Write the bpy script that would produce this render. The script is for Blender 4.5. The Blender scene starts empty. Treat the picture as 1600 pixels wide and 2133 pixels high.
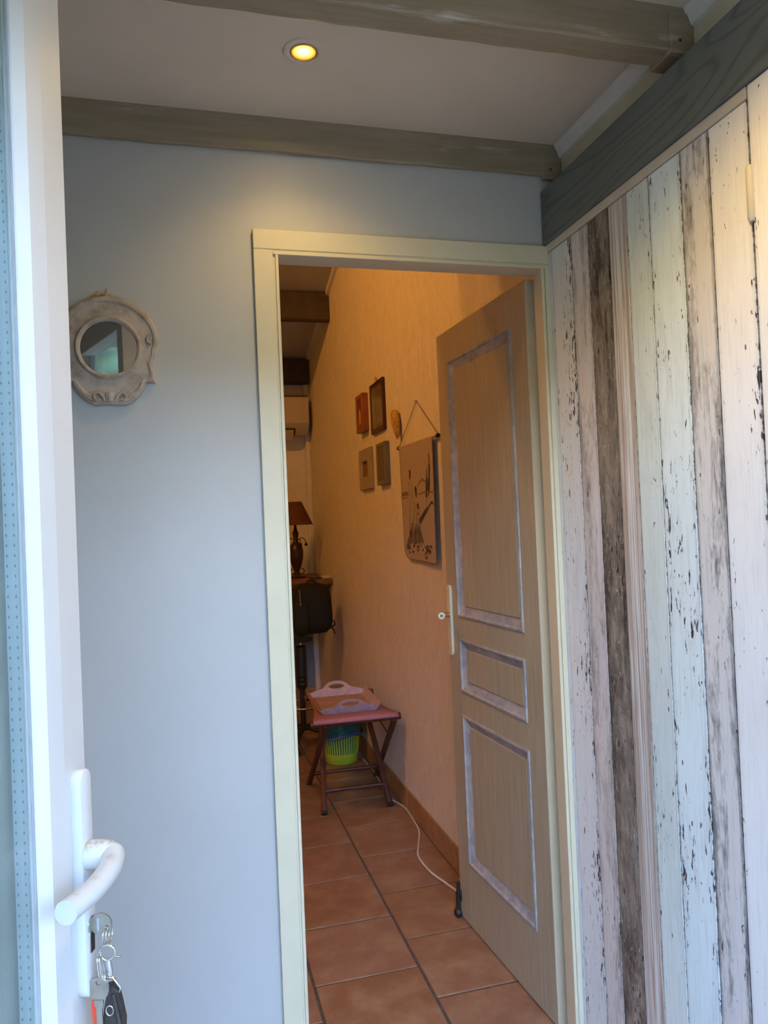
import bpy, bmesh, math, random
from mathutils import Vector, Matrix
random.seed(7)
S = bpy.context.scene
COL = S.collection

# ------------------------------------------------------------------ camera
cam_d = bpy.data.cameras.new('camera')
cam = bpy.data.objects.new('camera', cam_d); COL.objects.link(cam)
F_PX, YAW, PITCH, ROLL = 1549.18, 0.260366899, 0.0169736763, -0.0425270504
cam_d.sensor_fit = 'HORIZONTAL'; cam_d.sensor_width = 36.0
cam_d.lens = 36.0 * F_PX / 1600.0
cam_d.clip_start = 0.02; cam_d.clip_end = 100
fwd = Vector((math.sin(YAW)*math.cos(PITCH), math.cos(YAW)*math.cos(PITCH), math.sin(PITCH)))
rgt = Vector((math.cos(YAW), -math.sin(YAW), 0)); upv = rgt.cross(fwd)
r2 = rgt*math.cos(ROLL) + upv*math.sin(ROLL); u2 = upv*math.cos(ROLL) - rgt*math.sin(ROLL)
Mx = Matrix((r2, u2, -fwd)).transposed().to_4x4(); Mx.translation = Vector((0, 0, 1.38))
cam.matrix_world = Mx
S.camera = cam

# ------------------------------------------------------------------ sky and exposure
W = bpy.data.worlds.new('sky'); S.world = W; W.use_nodes = True
wn = W.node_tree.nodes; wl = W.node_tree.links; wn.clear()
wo = wn.new('ShaderNodeOutputWorld'); wb = wn.new('ShaderNodeBackground')
tc = wn.new('ShaderNodeTexCoord'); sx = wn.new('ShaderNodeSeparateXYZ'); rp = wn.new('ShaderNodeValToRGB')
wl.new(tc.outputs['Generated'], sx.inputs[0]); wl.new(sx.outputs['Z'], rp.inputs[0])
rp.color_ramp.elements[0].position = 0.0; rp.color_ramp.elements[0].color = (0.555, 0.77, 1.0, 1)
rp.color_ramp.elements[1].position = 0.75; rp.color_ramp.elements[1].color = (0.26, 0.47, 1.0, 1)
wl.new(rp.outputs[0], wb.inputs[0]); wb.inputs[1].default_value = 29.0
wl.new(wb.outputs[0], wo.inputs[0])
V = S.view_settings
V.view_transform = 'Standard'; V.look = 'None'; V.gamma = 1.0; V.use_curve_mapping = False
V.exposure = 0.0

CEILING_SPOT_W = 7.0       # the halogen over the doorway
CEILING_SPOT2_W = 34.0     # its twin, over the entrance
SPILL_W = 3.0              # their wide spill
BULB_W = 52.0              # bulbs of the far room's ceiling light

# ------------------------------------------------------------------ helpers
def tag(o, label=None, cat=None, group=None, kind=None):
    if label: o['label'] = label
    if cat: o['category'] = cat
    if group: o['group'] = group
    if kind: o['kind'] = kind
    return o
def empty(name, loc=(0, 0, 0), rz=0.0):
    o = bpy.data.objects.new(name, None); o.location = loc; o.rotation_euler = (0, 0, rz)
    o.empty_display_size = 0.05; COL.objects.link(o); return o
def fin(name, bm, m, parent=None, smooth=None, loc=None):
    bmesh.ops.recalc_face_normals(bm, faces=bm.faces)
    me = bpy.data.meshes.new(name); bm.to_mesh(me); bm.free()
    if smooth is not None:
        for p in me.polygons: p.use_smooth = True
        me.set_sharp_from_angle(angle=math.radians(smooth))
    for mm in (m if isinstance(m, (list, tuple)) else [m]): me.materials.append(mm)
    o = bpy.data.objects.new(name, me); COL.objects.link(o)
    if parent: o.parent = parent
    if loc: o.location = loc
    return o
def cp(src, parent=None, loc=None, rot=None):
    o = src.copy(); COL.objects.link(o)
    if parent is not None: o.parent = parent
    if loc is not None: o.location = loc
    if rot is not None: o.rotation_euler = rot
    return o
def box(bm, a, b, bev=0.0, seg=1):
    x0, x1 = sorted((a[0], b[0])); y0, y1 = sorted((a[1], b[1])); z0, z1 = sorted((a[2], b[2]))
    t = bmesh.new()
    bmesh.ops.create_cube(t, size=1.0)
    for v in t.verts:
        v.co = Vector(((x0+x1)/2 + v.co.x*(x1-x0), (y0+y1)/2 + v.co.y*(y1-y0), (z0+z1)/2 + v.co.z*(z1-z0)))
    if bev > 0:
        bmesh.ops.bevel(t, geom=t.edges[:], offset=bev, segments=seg, affect='EDGES', profile=0.5)
    merge(bm, t); return bm
def merge(bm, t, mtx=None):
    me = bpy.data.meshes.new('tmp'); 
    if mtx is not None: bmesh.ops.transform(t, matrix=mtx, verts=t.verts)
    t.to_mesh(me); t.free(); bm.from_mesh(me); bpy.data.meshes.remove(me)
def prism(bm, pts, z0, z1, axis='z', bev=0.0):
    """polygon pts extruded; axis says the extrusion direction: z:(x,y) y:(x,z) x:(y,z)"""
    def P(p, h):
        return {'z': (p[0], p[1], h), 'y': (p[0], h, p[1]), 'x': (h, p[0], p[1])}[axis]
    t = bmesh.new()
    a = [t.verts.new(P(p, z0)) for p in pts]; b = [t.verts.new(P(p, z1)) for p in pts]
    n = len(pts)
    t.faces.new(a); t.faces.new(b[::-1])
    for i in range(n): t.faces.new((a[i], b[i], b[(i+1) % n], a[(i+1) % n]))
    bmesh.ops.recalc_face_normals(t, faces=t.faces)
    if bev > 0:
        es = [e for e in t.edges if not (len(e.link_faces) == 2 and all(len(f.verts) == 4 for f in e.link_faces))]
        bmesh.ops.bevel(t, geom=es, offset=bev, segments=2, affect='EDGES', profile=0.5)
    merge(bm, t); return bm
def lathe(bm, prof, c=(0, 0, 0), n=24, axis='z', mtx=None):
    t = bmesh.new(); rings = []
    for r, z in prof:
        ring = []
        if r < 1e-6: ring = [t.verts.new((0, 0, z))]
        else:
            for i in range(n):
                a = 2*math.pi*i/n; ring.append(t.verts.new((r*math.cos(a), r*math.sin(a), z)))
        rings.append(ring)
    for k in range(len(rings)-1):
        A, B = rings[k], rings[k+1]
        for i in range(n):
            j = (i+1) % n
            if len(A) == 1 and len(B) == 1: break
            if len(A) == 1: t.faces.new((A[0], B[i], B[j]))
            elif len(B) == 1: t.faces.new((A[i], A[j], B[0]))
            else: t.faces.new((A[i], A[j], B[j], B[i]))
    if tuple(prof[0]) != tuple(prof[-1]):
        for e in (rings[0], rings[-1]):
            if len(e) > 2: t.faces.new(e)
    R = {'z': Matrix.Identity(4), 'y': Matrix.Rotation(-math.pi/2, 4, 'X'), 'x': Matrix.Rotation(math.pi/2, 4, 'Y')}[axis]
    m = Matrix.Translation(Vector(c)) @ (mtx if mtx is not None else R)
    merge(bm, t, m); return bm
def tube(bm, pts, rad, n=10, closed=False, flat=1.0):
    pts = [Vector(p) for p in pts]
    rads = rad if isinstance(rad, (list, tuple)) else [rad]*len(pts)
    t = bmesh.new(); rings = []; N = len(pts); prev = None
    for i, p in enumerate(pts):
        if closed: d = pts[(i+1) % N] - pts[i-1]
        else: d = pts[min(i+1, N-1)] - pts[max(i-1, 0)]
        d.normalize()
        if prev is None:
            ref = Vector((0, 0, 1)) if abs(d.z) < 0.9 else Vector((1, 0, 0))
            a = d.cross(ref).normalized()
        else:
            a = (prev - d*prev.dot(d)).normalized()
        prev = a; b = d.cross(a)
        rings.append([t.verts.new(p + a*rads[i]*math.cos(2*math.pi*k/n) + b*rads[i]*flat*math.sin(2*math.pi*k/n)) for k in range(n)])
    for i in range(N if closed else N-1):
        A, B = rings[i], rings[(i+1) % N]
        for k in range(n): t.faces.new((A[k], A[(k+1) % n], B[(k+1) % n], B[k]))
    if not closed: t.faces.new(rings[0][::-1]); t.faces.new(rings[-1])
    merge(bm, t); return bm
def spline(pts, per=6):
    P = [Vector(p) for p in pts]; out = []
    for i in range(len(P)-1):
        p0 = P[max(i-1, 0)]; p1 = P[i]; p2 = P[i+1]; p3 = P[min(i+2, len(P)-1)]
        for k in range(per):
            t = k/per
            out.append(0.5*((2*p1) + (p2-p0)*t + (2*p0-5*p1+4*p2-p3)*t*t + (3*p1-p0-3*p2+p3)*t**3))
    out.append(P[-1]); return out
def circle(c, r, n=20, plane='xz', sq=1.0):
    o = []
    for i in range(n):
        a = 2*math.pi*i/n; u, v = r*math.cos(a), r*sq*math.sin(a)
        o.append({'xz': (c[0]+u, c[1], c[2]+v), 'yz': (c[0], c[1]+u, c[2]+v), 'xy': (c[0]+u, c[1]+v, c[2])}[plane])
    return o
def ring_frame(bm, loops):
    """loops: list of (x0,x1,z0,z1,y); consecutive rectangles joined by mitred faces; last one left open"""
    t = bmesh.new(); R = []
    for x0, x1, z0, z1, y in loops:
        R.append([t.verts.new(p) for p in ((x0, y, z0), (x1, y, z0), (x1, y, z1), (x0, y, z1))])
    for A, B in zip(R[:-1], R[1:]):
        for i in range(4): t.faces.new((A[i], A[(i+1) % 4], B[(i+1) % 4], B[i]))
    merge(bm, t); return bm

# ------------------------------------------------------------------ materials
class G:
    """tiny node-graph builder"""
    def __init__(s, name):
        s.m = bpy.data.materials.new(name); s.m.use_nodes = True
        s.nt = s.m.node_tree; s.N = s.nt.nodes; s.L = s.nt.links; s.N.clear()
        s.out = s.N.new('ShaderNodeOutputMaterial'); s.b = s.N.new('ShaderNodeBsdfPrincipled')
        s.L.new(s.b.outputs[0], s.out.inputs[0])
        s._oc = None
    def setb(s, k, v):
        if hasattr(v, 'is_linked') or hasattr(v, 'links'): s.L.new(v, s.b.inputs[k])
        else: s.b.inputs[k].default_value = v
    def coord(s, scale=(1, 1, 1), off=(0, 0, 0), src='Object'):
        if s._oc is None: s._oc = s.N.new('ShaderNodeTexCoord')
        m = s.N.new('ShaderNodeMapping'); s.L.new(s._oc.outputs[src], m.inputs[0])
        m.inputs['Scale'].default_value = scale; m.inputs['Location'].default_value = off
        return m.outputs[0]
    def noise(s, vec, scale=1.0, detail=3.0, rough=0.55, dist=0.0):
        n = s.N.new('ShaderNodeTexNoise'); s.L.new(vec, n.inputs['Vector'])
        n.inputs['Scale'].default_value = scale; n.inputs['Detail'].default_value = detail
        n.inputs['Roughness'].default_value = rough; n.inputs['Distortion'].default_value = dist
        return n.outputs['Fac']
    def vor(s, vec, scale=1.0):
        n = s.N.new('ShaderNodeTexVoronoi'); s.L.new(vec, n.inputs['Vector']); n.inputs['Scale'].default_value = scale
        return n.outputs['Distance']
    def ramp(s, f, a, b, ca=0.0, cb=1.0):
        n = s.N.new('ShaderNodeMapRange'); n.inputs['From Min'].default_value = a; n.inputs['From Max'].default_value = b
        n.inputs['To Min'].default_value = ca; n.inputs['To Max'].default_value = cb
        s.L.new(f, n.inputs['Value']); return n.outputs[0]
    def math(s, op, a, b=None):
        n = s.N.new('ShaderNodeMath'); n.operation = op
        for i, v in enumerate((a, b)):
            if v is None: continue
            if isinstance(v, (int, float)): n.inputs[i].default_value = v
            else: s.L.new(v, n.inputs[i])
        return n.outputs[0]
    def mix(s, f, a, b, mode='MIX'):
        n = s.N.new('ShaderNodeMix'); n.data_type = 'RGBA'; n.blend_type = mode
        for sock, v in ((n.inputs['Factor'], f), (n.inputs[6], a), (n.inputs[7], b)):
            if isinstance(v, (int, float)): sock.default_value = v
            elif isinstance(v, tuple): sock.default_value = v if len(v) == 4 else (*v, 1)
            else: s.L.new(v, sock)
        return n.outputs[2]
    def bump(s, h, strength=0.2, dist=0.002):
        n = s.N.new('ShaderNodeBump'); n.inputs['Strength'].default_value = strength
        n.inputs['Distance'].default_value = dist; s.L.new(h, n.inputs['Height']); s.L.new(n.outputs[0], s.b.inputs['Normal'])
    def sep(s, vec, k):
        n = s.N.new('ShaderNodeSeparateXYZ'); s.L.new(vec, n.inputs[0]); return n.outputs[k]
def c4(c): return (*c, 1) if len(c) == 3 else c
def flat(name, col, rough=0.5, metal=0.0, var=0.06, vs=14.0, bump=0.0, bs=120.0, spec=0.5, **kw):
    g = G(name)
    v = g.coord()
    f = g.noise(v, vs, 4)
    dk = tuple(x*(1-2*var) for x in col)
    g.setb('Base Color', g.mix(g.ramp(f, 0.3, 0.7), c4(dk), c4(tuple(min(1, x*(1+var)) for x in col))))
    g.setb('Roughness', rough); g.setb('Metallic', metal); g.setb('Specular IOR Level', spec)
    if bump: g.bump(g.noise(v, bs, 3), bump, 0.001)
    for k, x in kw.items(): g.setb(k.replace('_', ' '), x)
    return g.m

M = {}
def wall_mat():
    g = G('blue_grey_satin_paint'); v = g.coord()
    f = g.noise(v, 5, 3)
    g.setb('Base Color', g.mix(f, (0.445, 0.437, 0.425, 1), (0.49, 0.482, 0.468, 1)))
    g.setb('Roughness', 0.48); g.setb('Specular IOR Level', 0.45)
    h = g.noise(g.coord(), 260, 2)
    g.bump(h, 0.10, 0.0008); return g.m
M['wall'] = wall_mat()
M['cream'] = flat('cream_paint', (0.62, 0.57, 0.42), 0.42, var=0.03)
M['casing'] = flat('cream_gloss_paint', (0.645, 0.58, 0.42), 0.38, var=0.02)
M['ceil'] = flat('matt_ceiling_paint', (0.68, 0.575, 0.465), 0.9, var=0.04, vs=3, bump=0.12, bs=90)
M['white'] = flat('white_paint', (0.74, 0.71, 0.66), 0.6, var=0.03)
M['pvc'] = flat('white_pvc', (0.54, 0.53, 0.515), 0.5, var=0.01)
M['pvc_in'] = flat('grey_gasket', (0.30, 0.31, 0.33), 0.6)
def handle_mat():
    g = G('worn_white_enamel'); v = g.coord()
    f = g.ramp(g.noise(v, 60, 4), 0.48, 0.60)
    x = g.sep(g.coord(), 2)
    top = g.ramp(x, 1.0415, 1.0505)
    g.setb('Base Color', g.mix(g.math('MULTIPLY', f, top), (0.50, 0.495, 0.485, 1), (0.33, 0.245, 0.15, 1)))
    g.setb('Roughness', 0.28); return g.m
M['handle'] = handle_mat()
M['plate'] = flat('white_enamel', (0.52, 0.515, 0.505), 0.32, var=0.01)
def spacer_mat():
    g = G('perforated_aluminium'); v = g.coord()
    z = g.math('MODULO', g.math('MULTIPLY', g.sep(v, 2), 100.0), 1.0)
    z = g.math('ABSOLUTE', g.math('SUBTRACT', z, 0.5))
    y = g.sep(v, 1)
    d = g.math('ABSOLUTE', g.math('SUBTRACT', g.math('ABSOLUTE', g.math('SUBTRACT', y, 0.0195)), 0.0040))
    hole = g.math('MULTIPLY', g.ramp(z, 0.16, 0.10), g.ramp(d, 0.0009, 0.0005))
    g.setb('Base Color', g.mix(hole, (0.50, 0.58, 0.62, 1), (0.20, 0.26, 0.29, 1)))
    g.setb('Roughness', 0.45); g.setb('Metallic', 0.35); return g.m
M['spacer'] = spacer_mat()
def glass_mat():
    g = G('clear_glass'); g.N.remove(g.b)
    tr = g.N.new('ShaderNodeBsdfTransparent'); gl = g.N.new('ShaderNodeBsdfGlossy'); lw = g.N.new('ShaderNodeLayerWeight'); lw.inputs[0].default_value = 0.5
    tr.inputs[0].default_value = (0.95, 0.975, 0.965, 1); gl.inputs['Roughness'].default_value = 0.02
    fz = g.math('ADD', g.math('MULTIPLY', g.math('POWER', lw.outputs['Facing'], 5.0), 0.95), 0.045)
    mx = g.N.new('ShaderNodeMixShader'); g.L.new(fz, mx.inputs[0]); g.L.new(tr.outputs[0], mx.inputs[1]); g.L.new(gl.outputs[0], mx.inputs[2])
    g.L.new(mx.outputs[0], g.out.inputs[0]); return g.m
M['glass'] = glass_mat()
def beam_mat():
    g = G('limed_beam_paint'); 
    grain = g.noise(g.coord((2.5, 40, 40)), 1.6, 5)
    wear = g.noise(g.coord((5, 26, 26)), 1.0, 5, 0.6)
    c = g.mix(g.ramp(grain, 0.3, 0.7), (0.235, 0.185, 0.120, 1), (0.32, 0.255, 0.170, 1))
    c = g.mix(g.ramp(wear, 0.60, 0.74), c, (0.46, 0.42, 0.36, 1))
    g.setb('Base Color', c); g.setb('Roughness', 0.6); g.bump(grain, 0.35, 0.002); return g.m
M['beam'] = beam_mat()
M['beam_dark'] = flat('dark_stained_beam', (0.065, 0.048, 0.036), 0.7, var=0.15)
def board_mat():
    g = G('teal_grey_wood_stain')
    n0 = g.noise(g.coord((1, 1.1, 7.5), (0.3, 0.55, 0.2)), 1.0, 1.5, 0.4, 0.25)
    ln = g.math('ABSOLUTE', g.math('SUBTRACT', g.math('FRACT', g.math('MULTIPLY', n0, 15.0)), 0.5))
    fine = g.noise(g.coord((1, 5, 150)), 1.5, 3)
    w = g.ramp(ln, 0.02, 0.20)
    c = g.mix(w, (0.090, 0.108, 0.105, 1), (0.150, 0.170, 0.163, 1))
    c = g.mix(g.ramp(fine, 0.4, 0.7, 0, 0.45), c, (0.115, 0.135, 0.130, 1))
    g.setb('Base Color', c); g.setb('Roughness', 0.5); g.bump(ln, 0.12, 0.001); return g.m
M['board'] = board_mat()
def plaster_mat():
    g = G('rough_troweled_plaster')
    st = g.noise(g.coord((22, 22, 10)), 1.0, 6, 0.68, 1.2); st2 = g.noise(g.coord((80, 80, 34)), 1.0, 4, 0.6, 0.5)
    big = g.noise(g.coord((3, 3, 2)), 1, 3)
    c = g.mix(g.ramp(st, 0.36, 0.60), (0.655, 0.605, 0.545, 1), (0.765, 0.715, 0.65, 1))
    c = g.mix(g.ramp(big, 0.4, 0.7, 0, 0.5), c, (0.74, 0.68, 0.61, 1))
    g.setb('Base Color', c); g.setb('Roughness', 0.85)
    g.bump(g.math('ADD', st, g.math('MULTIPLY', st2, 0.4)), 0.55, 0.004); return g.m
M['plaster'] = plaster_mat()
def tile_mat():
    g = G('terracotta_tile')
    oi = g.N.new('ShaderNodeObjectInfo'); rnd = oi.outputs['Random']
    v = g.N.new('ShaderNodeVectorMath'); v.operation = 'ADD'
    cv = g.coord(); g.L.new(cv, v.inputs[0])
    sc = g.math('MULTIPLY', rnd, 37.0); cb = g.N.new('ShaderNodeCombineXYZ'); g.L.new(sc, cb.inputs[0]); g.L.new(sc, cb.inputs[1]); g.L.new(cb.outputs[0], v.inputs[1])
    a = g.noise(v.outputs[0], 9, 5, 0.6); b = g.noise(v.outputs[0], 30, 5, 0.65)
    c = g.mix(rnd, (0.235, 0.115, 0.058, 1), (0.25, 0.13, 0.085, 1))
    c = g.mix(g.ramp(a, 0.42, 0.72), c, (0.345, 0.22, 0.135, 1))
    c = g.mix(g.ramp(b, 0.58, 0.75, 0, 0.55), c, (0.17, 0.075, 0.042, 1))
    g.setb('Base Color', c); g.setb('Roughness', 0.42); g.bump(b, 0.08, 0.002); return g.m
M['tile'] = tile_mat()
M['grout'] = flat('grey_grout', (0.085, 0.075, 0.07), 0.9, var=0.2, vs=60)
M['skirt'] = flat('terracotta_skirting', (0.40, 0.21, 0.10), 0.4, var=0.15, vs=20)
def leafdoor_mat():
    g = G('taupe_woodgrain_paint')
    v = g.noise(g.coord((150, 40, 5)), 1.0, 4, 0.6, 0.4); b = g.noise(g.coord((6, 6, 2)), 1, 3)
    c = g.mix(g.ramp(v, 0.35, 0.62), (0.335, 0.29, 0.200, 1), (0.425, 0.375, 0.27, 1))
    c = g.mix(g.ramp(b, 0.35, 0.7, 0, 0.35), c, (0.36, 0.30, 0.225, 1))
    g.setb('Base Color', c); g.setb('Roughness', 0.5); g.bump(v, 0.25, 0.0012); return g.m
M['leaf'] = leafdoor_mat()
def mould_mat():
    g = G('dry_brushed_blue_grey')
    v = g.noise(g.coord((26, 60, 26)), 1.0, 5, 0.6, 0.3); h = g.noise(g.coord((7, 7, 7)), 1.0, 3)
    c = g.mix(g.ramp(v, 0.40, 0.66), (0.255, 0.26, 0.285, 1), (0.40, 0.395, 0.41, 1))
    c = g.mix(g.ramp(h, 0.5, 0.72, 0, 0.5), c, (0.50, 0.48, 0.46, 1))
    g.setb('Base Color', c); g.setb('Roughness', 0.5); return g.m
M['mould'] = mould_mat()

def plank_mat(name, base, second, patch=(0.45, 0.7), patch_amt=0.6, grain_amt=0.25, chip=0.66, chip_amt=1.0,
              dark=(0.05, 0.04, 0.045), hw=0.045, seed=0.0, stripes=False, scratch=0.0, knots=0.05, pz=4.0, edge=0.35):
    g = G(name); o = (seed*3.1, seed*1.7, seed*2.3)
    def nz(sy, sz, det=4, r=0.6, d=0.0, k=0): return g.noise(g.coord((1, sy, sz), (o[0]+k*5, o[1]+k*3, o[2]+k*7)), 1.0, det, r, d)
    gr = nz(240, 9, 4, 0.6, 0.2)
    pt = g.math('ADD', g.math('MULTIPLY', nz(20, pz, 6, 0.72, 0.6, 1), 0.72), g.math('MULTIPLY', nz(85, 30, 4, 0.65, 0.5, 2), 0.28))
    tone = nz(6, 1.6, 3, 0.5, 0, 9)
    c = g.mix(g.math('MULTIPLY', g.ramp(pt, *patch), patch_amt), c4(base), c4(second))
    c = g.mix(g.ramp(tone, 0.35, 0.7, 0, 0.35), c, c4(tuple(x*0.86 for x in base)))
    if stripes:
        wv = nz(135, 1.6, 4, 0.6, 1.2, 3); wv2 = nz(60, 1.0, 3, 0.55, 0.8, 8)
        c = g.mix(g.ramp(g.math('ADD', g.math('MULTIPLY', wv, 0.7), g.math('MULTIPLY', wv2, 0.3)), 0.44, 0.56), c, c4(second))
    c = g.mix(g.ramp(gr, 0.52, 0.72, 0, grain_amt), c, c4(tuple(x*0.5 for x in second)))
    if scratch:
        sc = nz(110, 34, 5, 0.7, 1.2, 4)
        c = g.mix(g.ramp(sc, 0.60, 0.70, 0, scratch), c, c4(tuple(min(0.8, x*2.6) for x in base)))
    ya = g.math('ABSOLUTE', g.sep(g.coord(), 1))
    ed = g.ramp(ya, hw*0.55, hw, 0, 0.055)
    msk = nz(13, 3.2, 3, 0.6, 0, 5)
    cm = nz(150, 36, 3, 0.6, 0.4, 6)
    thr = g.math('SUBTRACT', g.math('ADD', g.math('ADD', cm, g.ramp(msk, 0.40, 0.72, -0.09, 0.10)), ed), chip)
    chips = g.ramp(thr, 0.0, 0.03, 0, chip_amt)
    if knots:
        kn = g.vor(g.coord((1, 26, 10), (o[0]+3, o[1], o[2])), 1.0)
        chips = g.math('MAXIMUM', chips, g.ramp(kn, knots, knots*0.75, 0, 0.9))
    wob = nz(10, 55, 3, 0.6, 0, 7)
    eg = g.ramp(g.math('ADD', g.math('DIVIDE', ya, hw), g.math('MULTIPLY', wob, 0.10)), 1.02, 1.05, 0, 0.9)
    c = g.mix(g.math('MULTIPLY', g.ramp(g.math('DIVIDE', ya, hw), 0.80, 1.0), edge), c, c4(tuple(x*0.55 for x in second)))
    chips = g.math('MAXIMUM', chips, eg)
    c = g.mix(chips, c, c4(dark))
    g.setb('Base Color', c); g.setb('Roughness', 0.55); g.setb('Specular IOR Level', 0.3)
    return g.m

M['chrome'] = flat('chrome', (0.75, 0.75, 0.75), 0.14, 1.0, var=0.02)
M['nickel'] = flat('dull_nickel', (0.50, 0.49, 0.43), 0.33, 0.95, var=0.10, vs=60)
M['brass'] = flat('brass', (0.62, 0.45, 0.20), 0.3, 1.0)
M['black'] = flat('black_plastic', (0.012, 0.012, 0.013), 0.45, var=0.1)
M['blackcloth'] = flat('black_nylon', (0.006, 0.006, 0.007), 0.8, var=0.2, vs=60, bump=0.3, bs=400)
M['leather'] = flat('dark_leather', (0.032, 0.027, 0.024), 0.4, var=0.2, vs=80, bump=0.2, bs=500)
M['red'] = flat('red_plastic', (0.75, 0.07, 0.04), 0.35)
M['woodred'] = flat('red_brown_wood', (0.090, 0.027, 0.018), 0.42, var=0.2, vs=30)
M['deskwood'] = flat('honey_wood', (0.25, 0.105, 0.04), 0.45, var=0.15, vs=18)
M['pinkcloth'] = flat('pink_canvas', (0.40, 0.165, 0.19), 0.85, var=0.08, vs=60, bump=0.25, bs=600)
M['pinktrim'] = flat('mauve_binding', (0.36, 0.12, 0.20), 0.8)
M['traywood'] = flat('pale_pink_paint', (0.50, 0.355, 0.385), 0.6, var=0.10, vs=40)
M['traybase'] = flat('bare_tray_base', (0.40, 0.24, 0.15), 0.6, var=0.1)
M['lime'] = flat('lime_plastic', (0.42, 0.55, 0.035), 0.4, var=0.03)
M['bag'] = flat('blue_green_bin_liner', (0.012, 0.13, 0.17), 0.3, var=0.3, vs=24)
M['bagblue'] = flat('blue_liner_hem', (0.005, 0.075, 0.30), 0.3, var=0.2, vs=24)
M['cord'] = flat('white_cable', (0.62, 0.55, 0.48), 0.5)
M['rust'] = flat('lamp_shade_cloth', (0.13, 0.042, 0.018), 0.8, var=0.1)
M['lampbody'] = flat('dark_red_glaze', (0.045, 0.014, 0.010), 0.35)
M['ac'] = flat('cream_plastic_case', (0.52, 0.47, 0.40), 0.35, var=0.02)
M['slate'] = flat('slate_blue_paint', (0.20, 0.26, 0.32), 0.6)
M['fr_red'] = flat('orange_wood_frame', (0.30, 0.085, 0.022), 0.4, var=0.12)
M['fr_dark'] = flat('mahogany_frame', (0.055, 0.012, 0.010), 0.3, var=0.1)
M['fr_grey'] = flat('linen_grey_frame', (0.36, 0.29, 0.215), 0.6)
M['fr_green'] = flat('olive_grey_frame', (0.17, 0.15, 0.105), 0.5)
M['cloth'] = flat('linen_hanging', (0.42, 0.345, 0.295), 0.9, var=0.05, vs=60, bump=0.3, bs=700)
M['ink'] = flat('brown_ink', (0.055, 0.036, 0.030), 0.9)
M['inkmid'] = flat('pale_brown_ink', (0.20, 0.145, 0.115), 0.9)
M['gourd'] = flat('dried_loofah', (0.58, 0.33, 0.08), 0.8, var=0.22, vs=60, bump=0.8, bs=160)
M['navy'] = flat('navy_case', (0.015, 0.03, 0.06), 0.5)
M['mirror'] = flat('mirror_silver', (0.88, 0.88, 0.86), 0.02, 1.0, var=0.0)
def mframe_mat():
    g = G('whitewashed_carved_wood'); v = g.noise(g.coord((26, 26, 26)), 1, 5, 0.62); w = g.noise(g.coord((60, 60, 22)), 1, 4)
    c = g.mix(g.ramp(v, 0.44, 0.66), (0.46, 0.385, 0.335, 1), (0.30, 0.225, 0.18, 1))
    c = g.mix(g.ramp(w, 0.6, 0.75, 0, 0.7), c, (0.60, 0.54, 0.49, 1))
    g.setb('Base Color', c); g.setb('Roughness', 0.6); g.bump(v, 0.2, 0.002); return g.m
M['mframe'] = mframe_mat()
M['hedge'] = flat('sunlit_leaves', (0.065, 0.085, 0.018), 0.7, var=0.3, vs=5)
M['terrace'] = flat('warm_terrace', (0.13, 0.085, 0.045), 0.8)
M['sheer'] = flat('beige_render', (0.50, 0.44, 0.36), 0.8)
def emit(name, col, st):
    g = G(name); g.N.remove(g.b); e = g.N.new('ShaderNodeEmission'); e.inputs[0].default_value = c4(col); e.inputs[1].default_value = st
    g.L.new(e.outputs[0], g.out.inputs[0]); return g.m
def bulb_mat():
    g = G('halogen_glow'); g.N.remove(g.b)
    d = g.N.new('ShaderNodeVectorMath'); d.operation = 'LENGTH'; g.L.new(g.coord((1, 1, 0)), d.inputs[0])
    e = g.N.new('ShaderNodeEmission'); 
    col = g.mix(g.ramp(d.outputs['Value'], 0.004, 0.024), (1.0, 0.86, 0.30, 1), (1.0, 0.46, 0.035, 1))
    g.L.new(col, e.inputs[0]); g.L.new(g.ramp(d.outputs['Value'], 0.0, 0.024, 5.0, 1.0), e.inputs[1]); g.L.new(e.outputs[0], g.out.inputs[0]); return g.m
M['bulb'] = bulb_mat()

# ================================================================== SETTING
XR = 0.985       # inner face of the right wall, both rooms
YB0, YB1 = 1.755, 1.845   # the partition wall with the doorway
ZC = 2.354
def struct(name, bm, m, smooth=None): return tag(fin(name, bm, m, None, smooth), kind='structure')

# floor: slab with grout, each tile its own piece
b = bmesh.new(); box(b, (-1.75, -0.16, -0.10), (1.10, 6.05, -0.004)); floor = struct('floor', b, M['grout'])
b = bmesh.new(); box(b, (-1.00, -0.16, -0.012), (XR, 1.766, 0.0)); struct('floor_entrance', b, flat('terracotta_floor', (0.21, 0.115, 0.05), 0.6))
GX, PX, PY = 0.651, 0.330, 0.3225
def tile_mesh(w, d):
    b = bmesh.new(); box(b, (-w/2, -d/2, -0.012), (w/2, d/2, 0.0), 0.0014)
    bmesh.ops.recalc_face_normals(b, faces=b.faces)
    me = bpy.data.meshes.new('tile'); b.to_mesh(me); b.free(); me.materials.append(M['tile']); return me
TM = {}
for ci in range(-7, 1):
    x0, x1 = GX + ci*PX, GX + (ci+1)*PX
    off = 2.087 if ci % 2 == 0 else 2.252
    for k in range(-7, 13):
        y0, y1 = off + k*PY, off + (k+1)*PY
        y0c, y1c = max(y0, 1.77), min(y1, 5.93)
        if y1c - y0c < 0.05: continue
        xa, xb = x0+0.0045, min(x1, XR)-0.0045
        key = (round(xb-xa, 3), round(y1c-y0c-0.009, 3))
        if key not in TM: TM[key] = tile_mesh(*key)
        o = bpy.data.objects.new('tile', TM[key]); COL.objects.link(o); o.parent = floor
        o.location = ((xa+xb)/2, (y0c+y1c)/2, random.uniform(-0.0008, 0.0006))
        o.rotation_euler = (random.uniform(-.0015, .0015), random.uniform(-.0015, .0015), random.uniform(-.002, .002))

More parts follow.
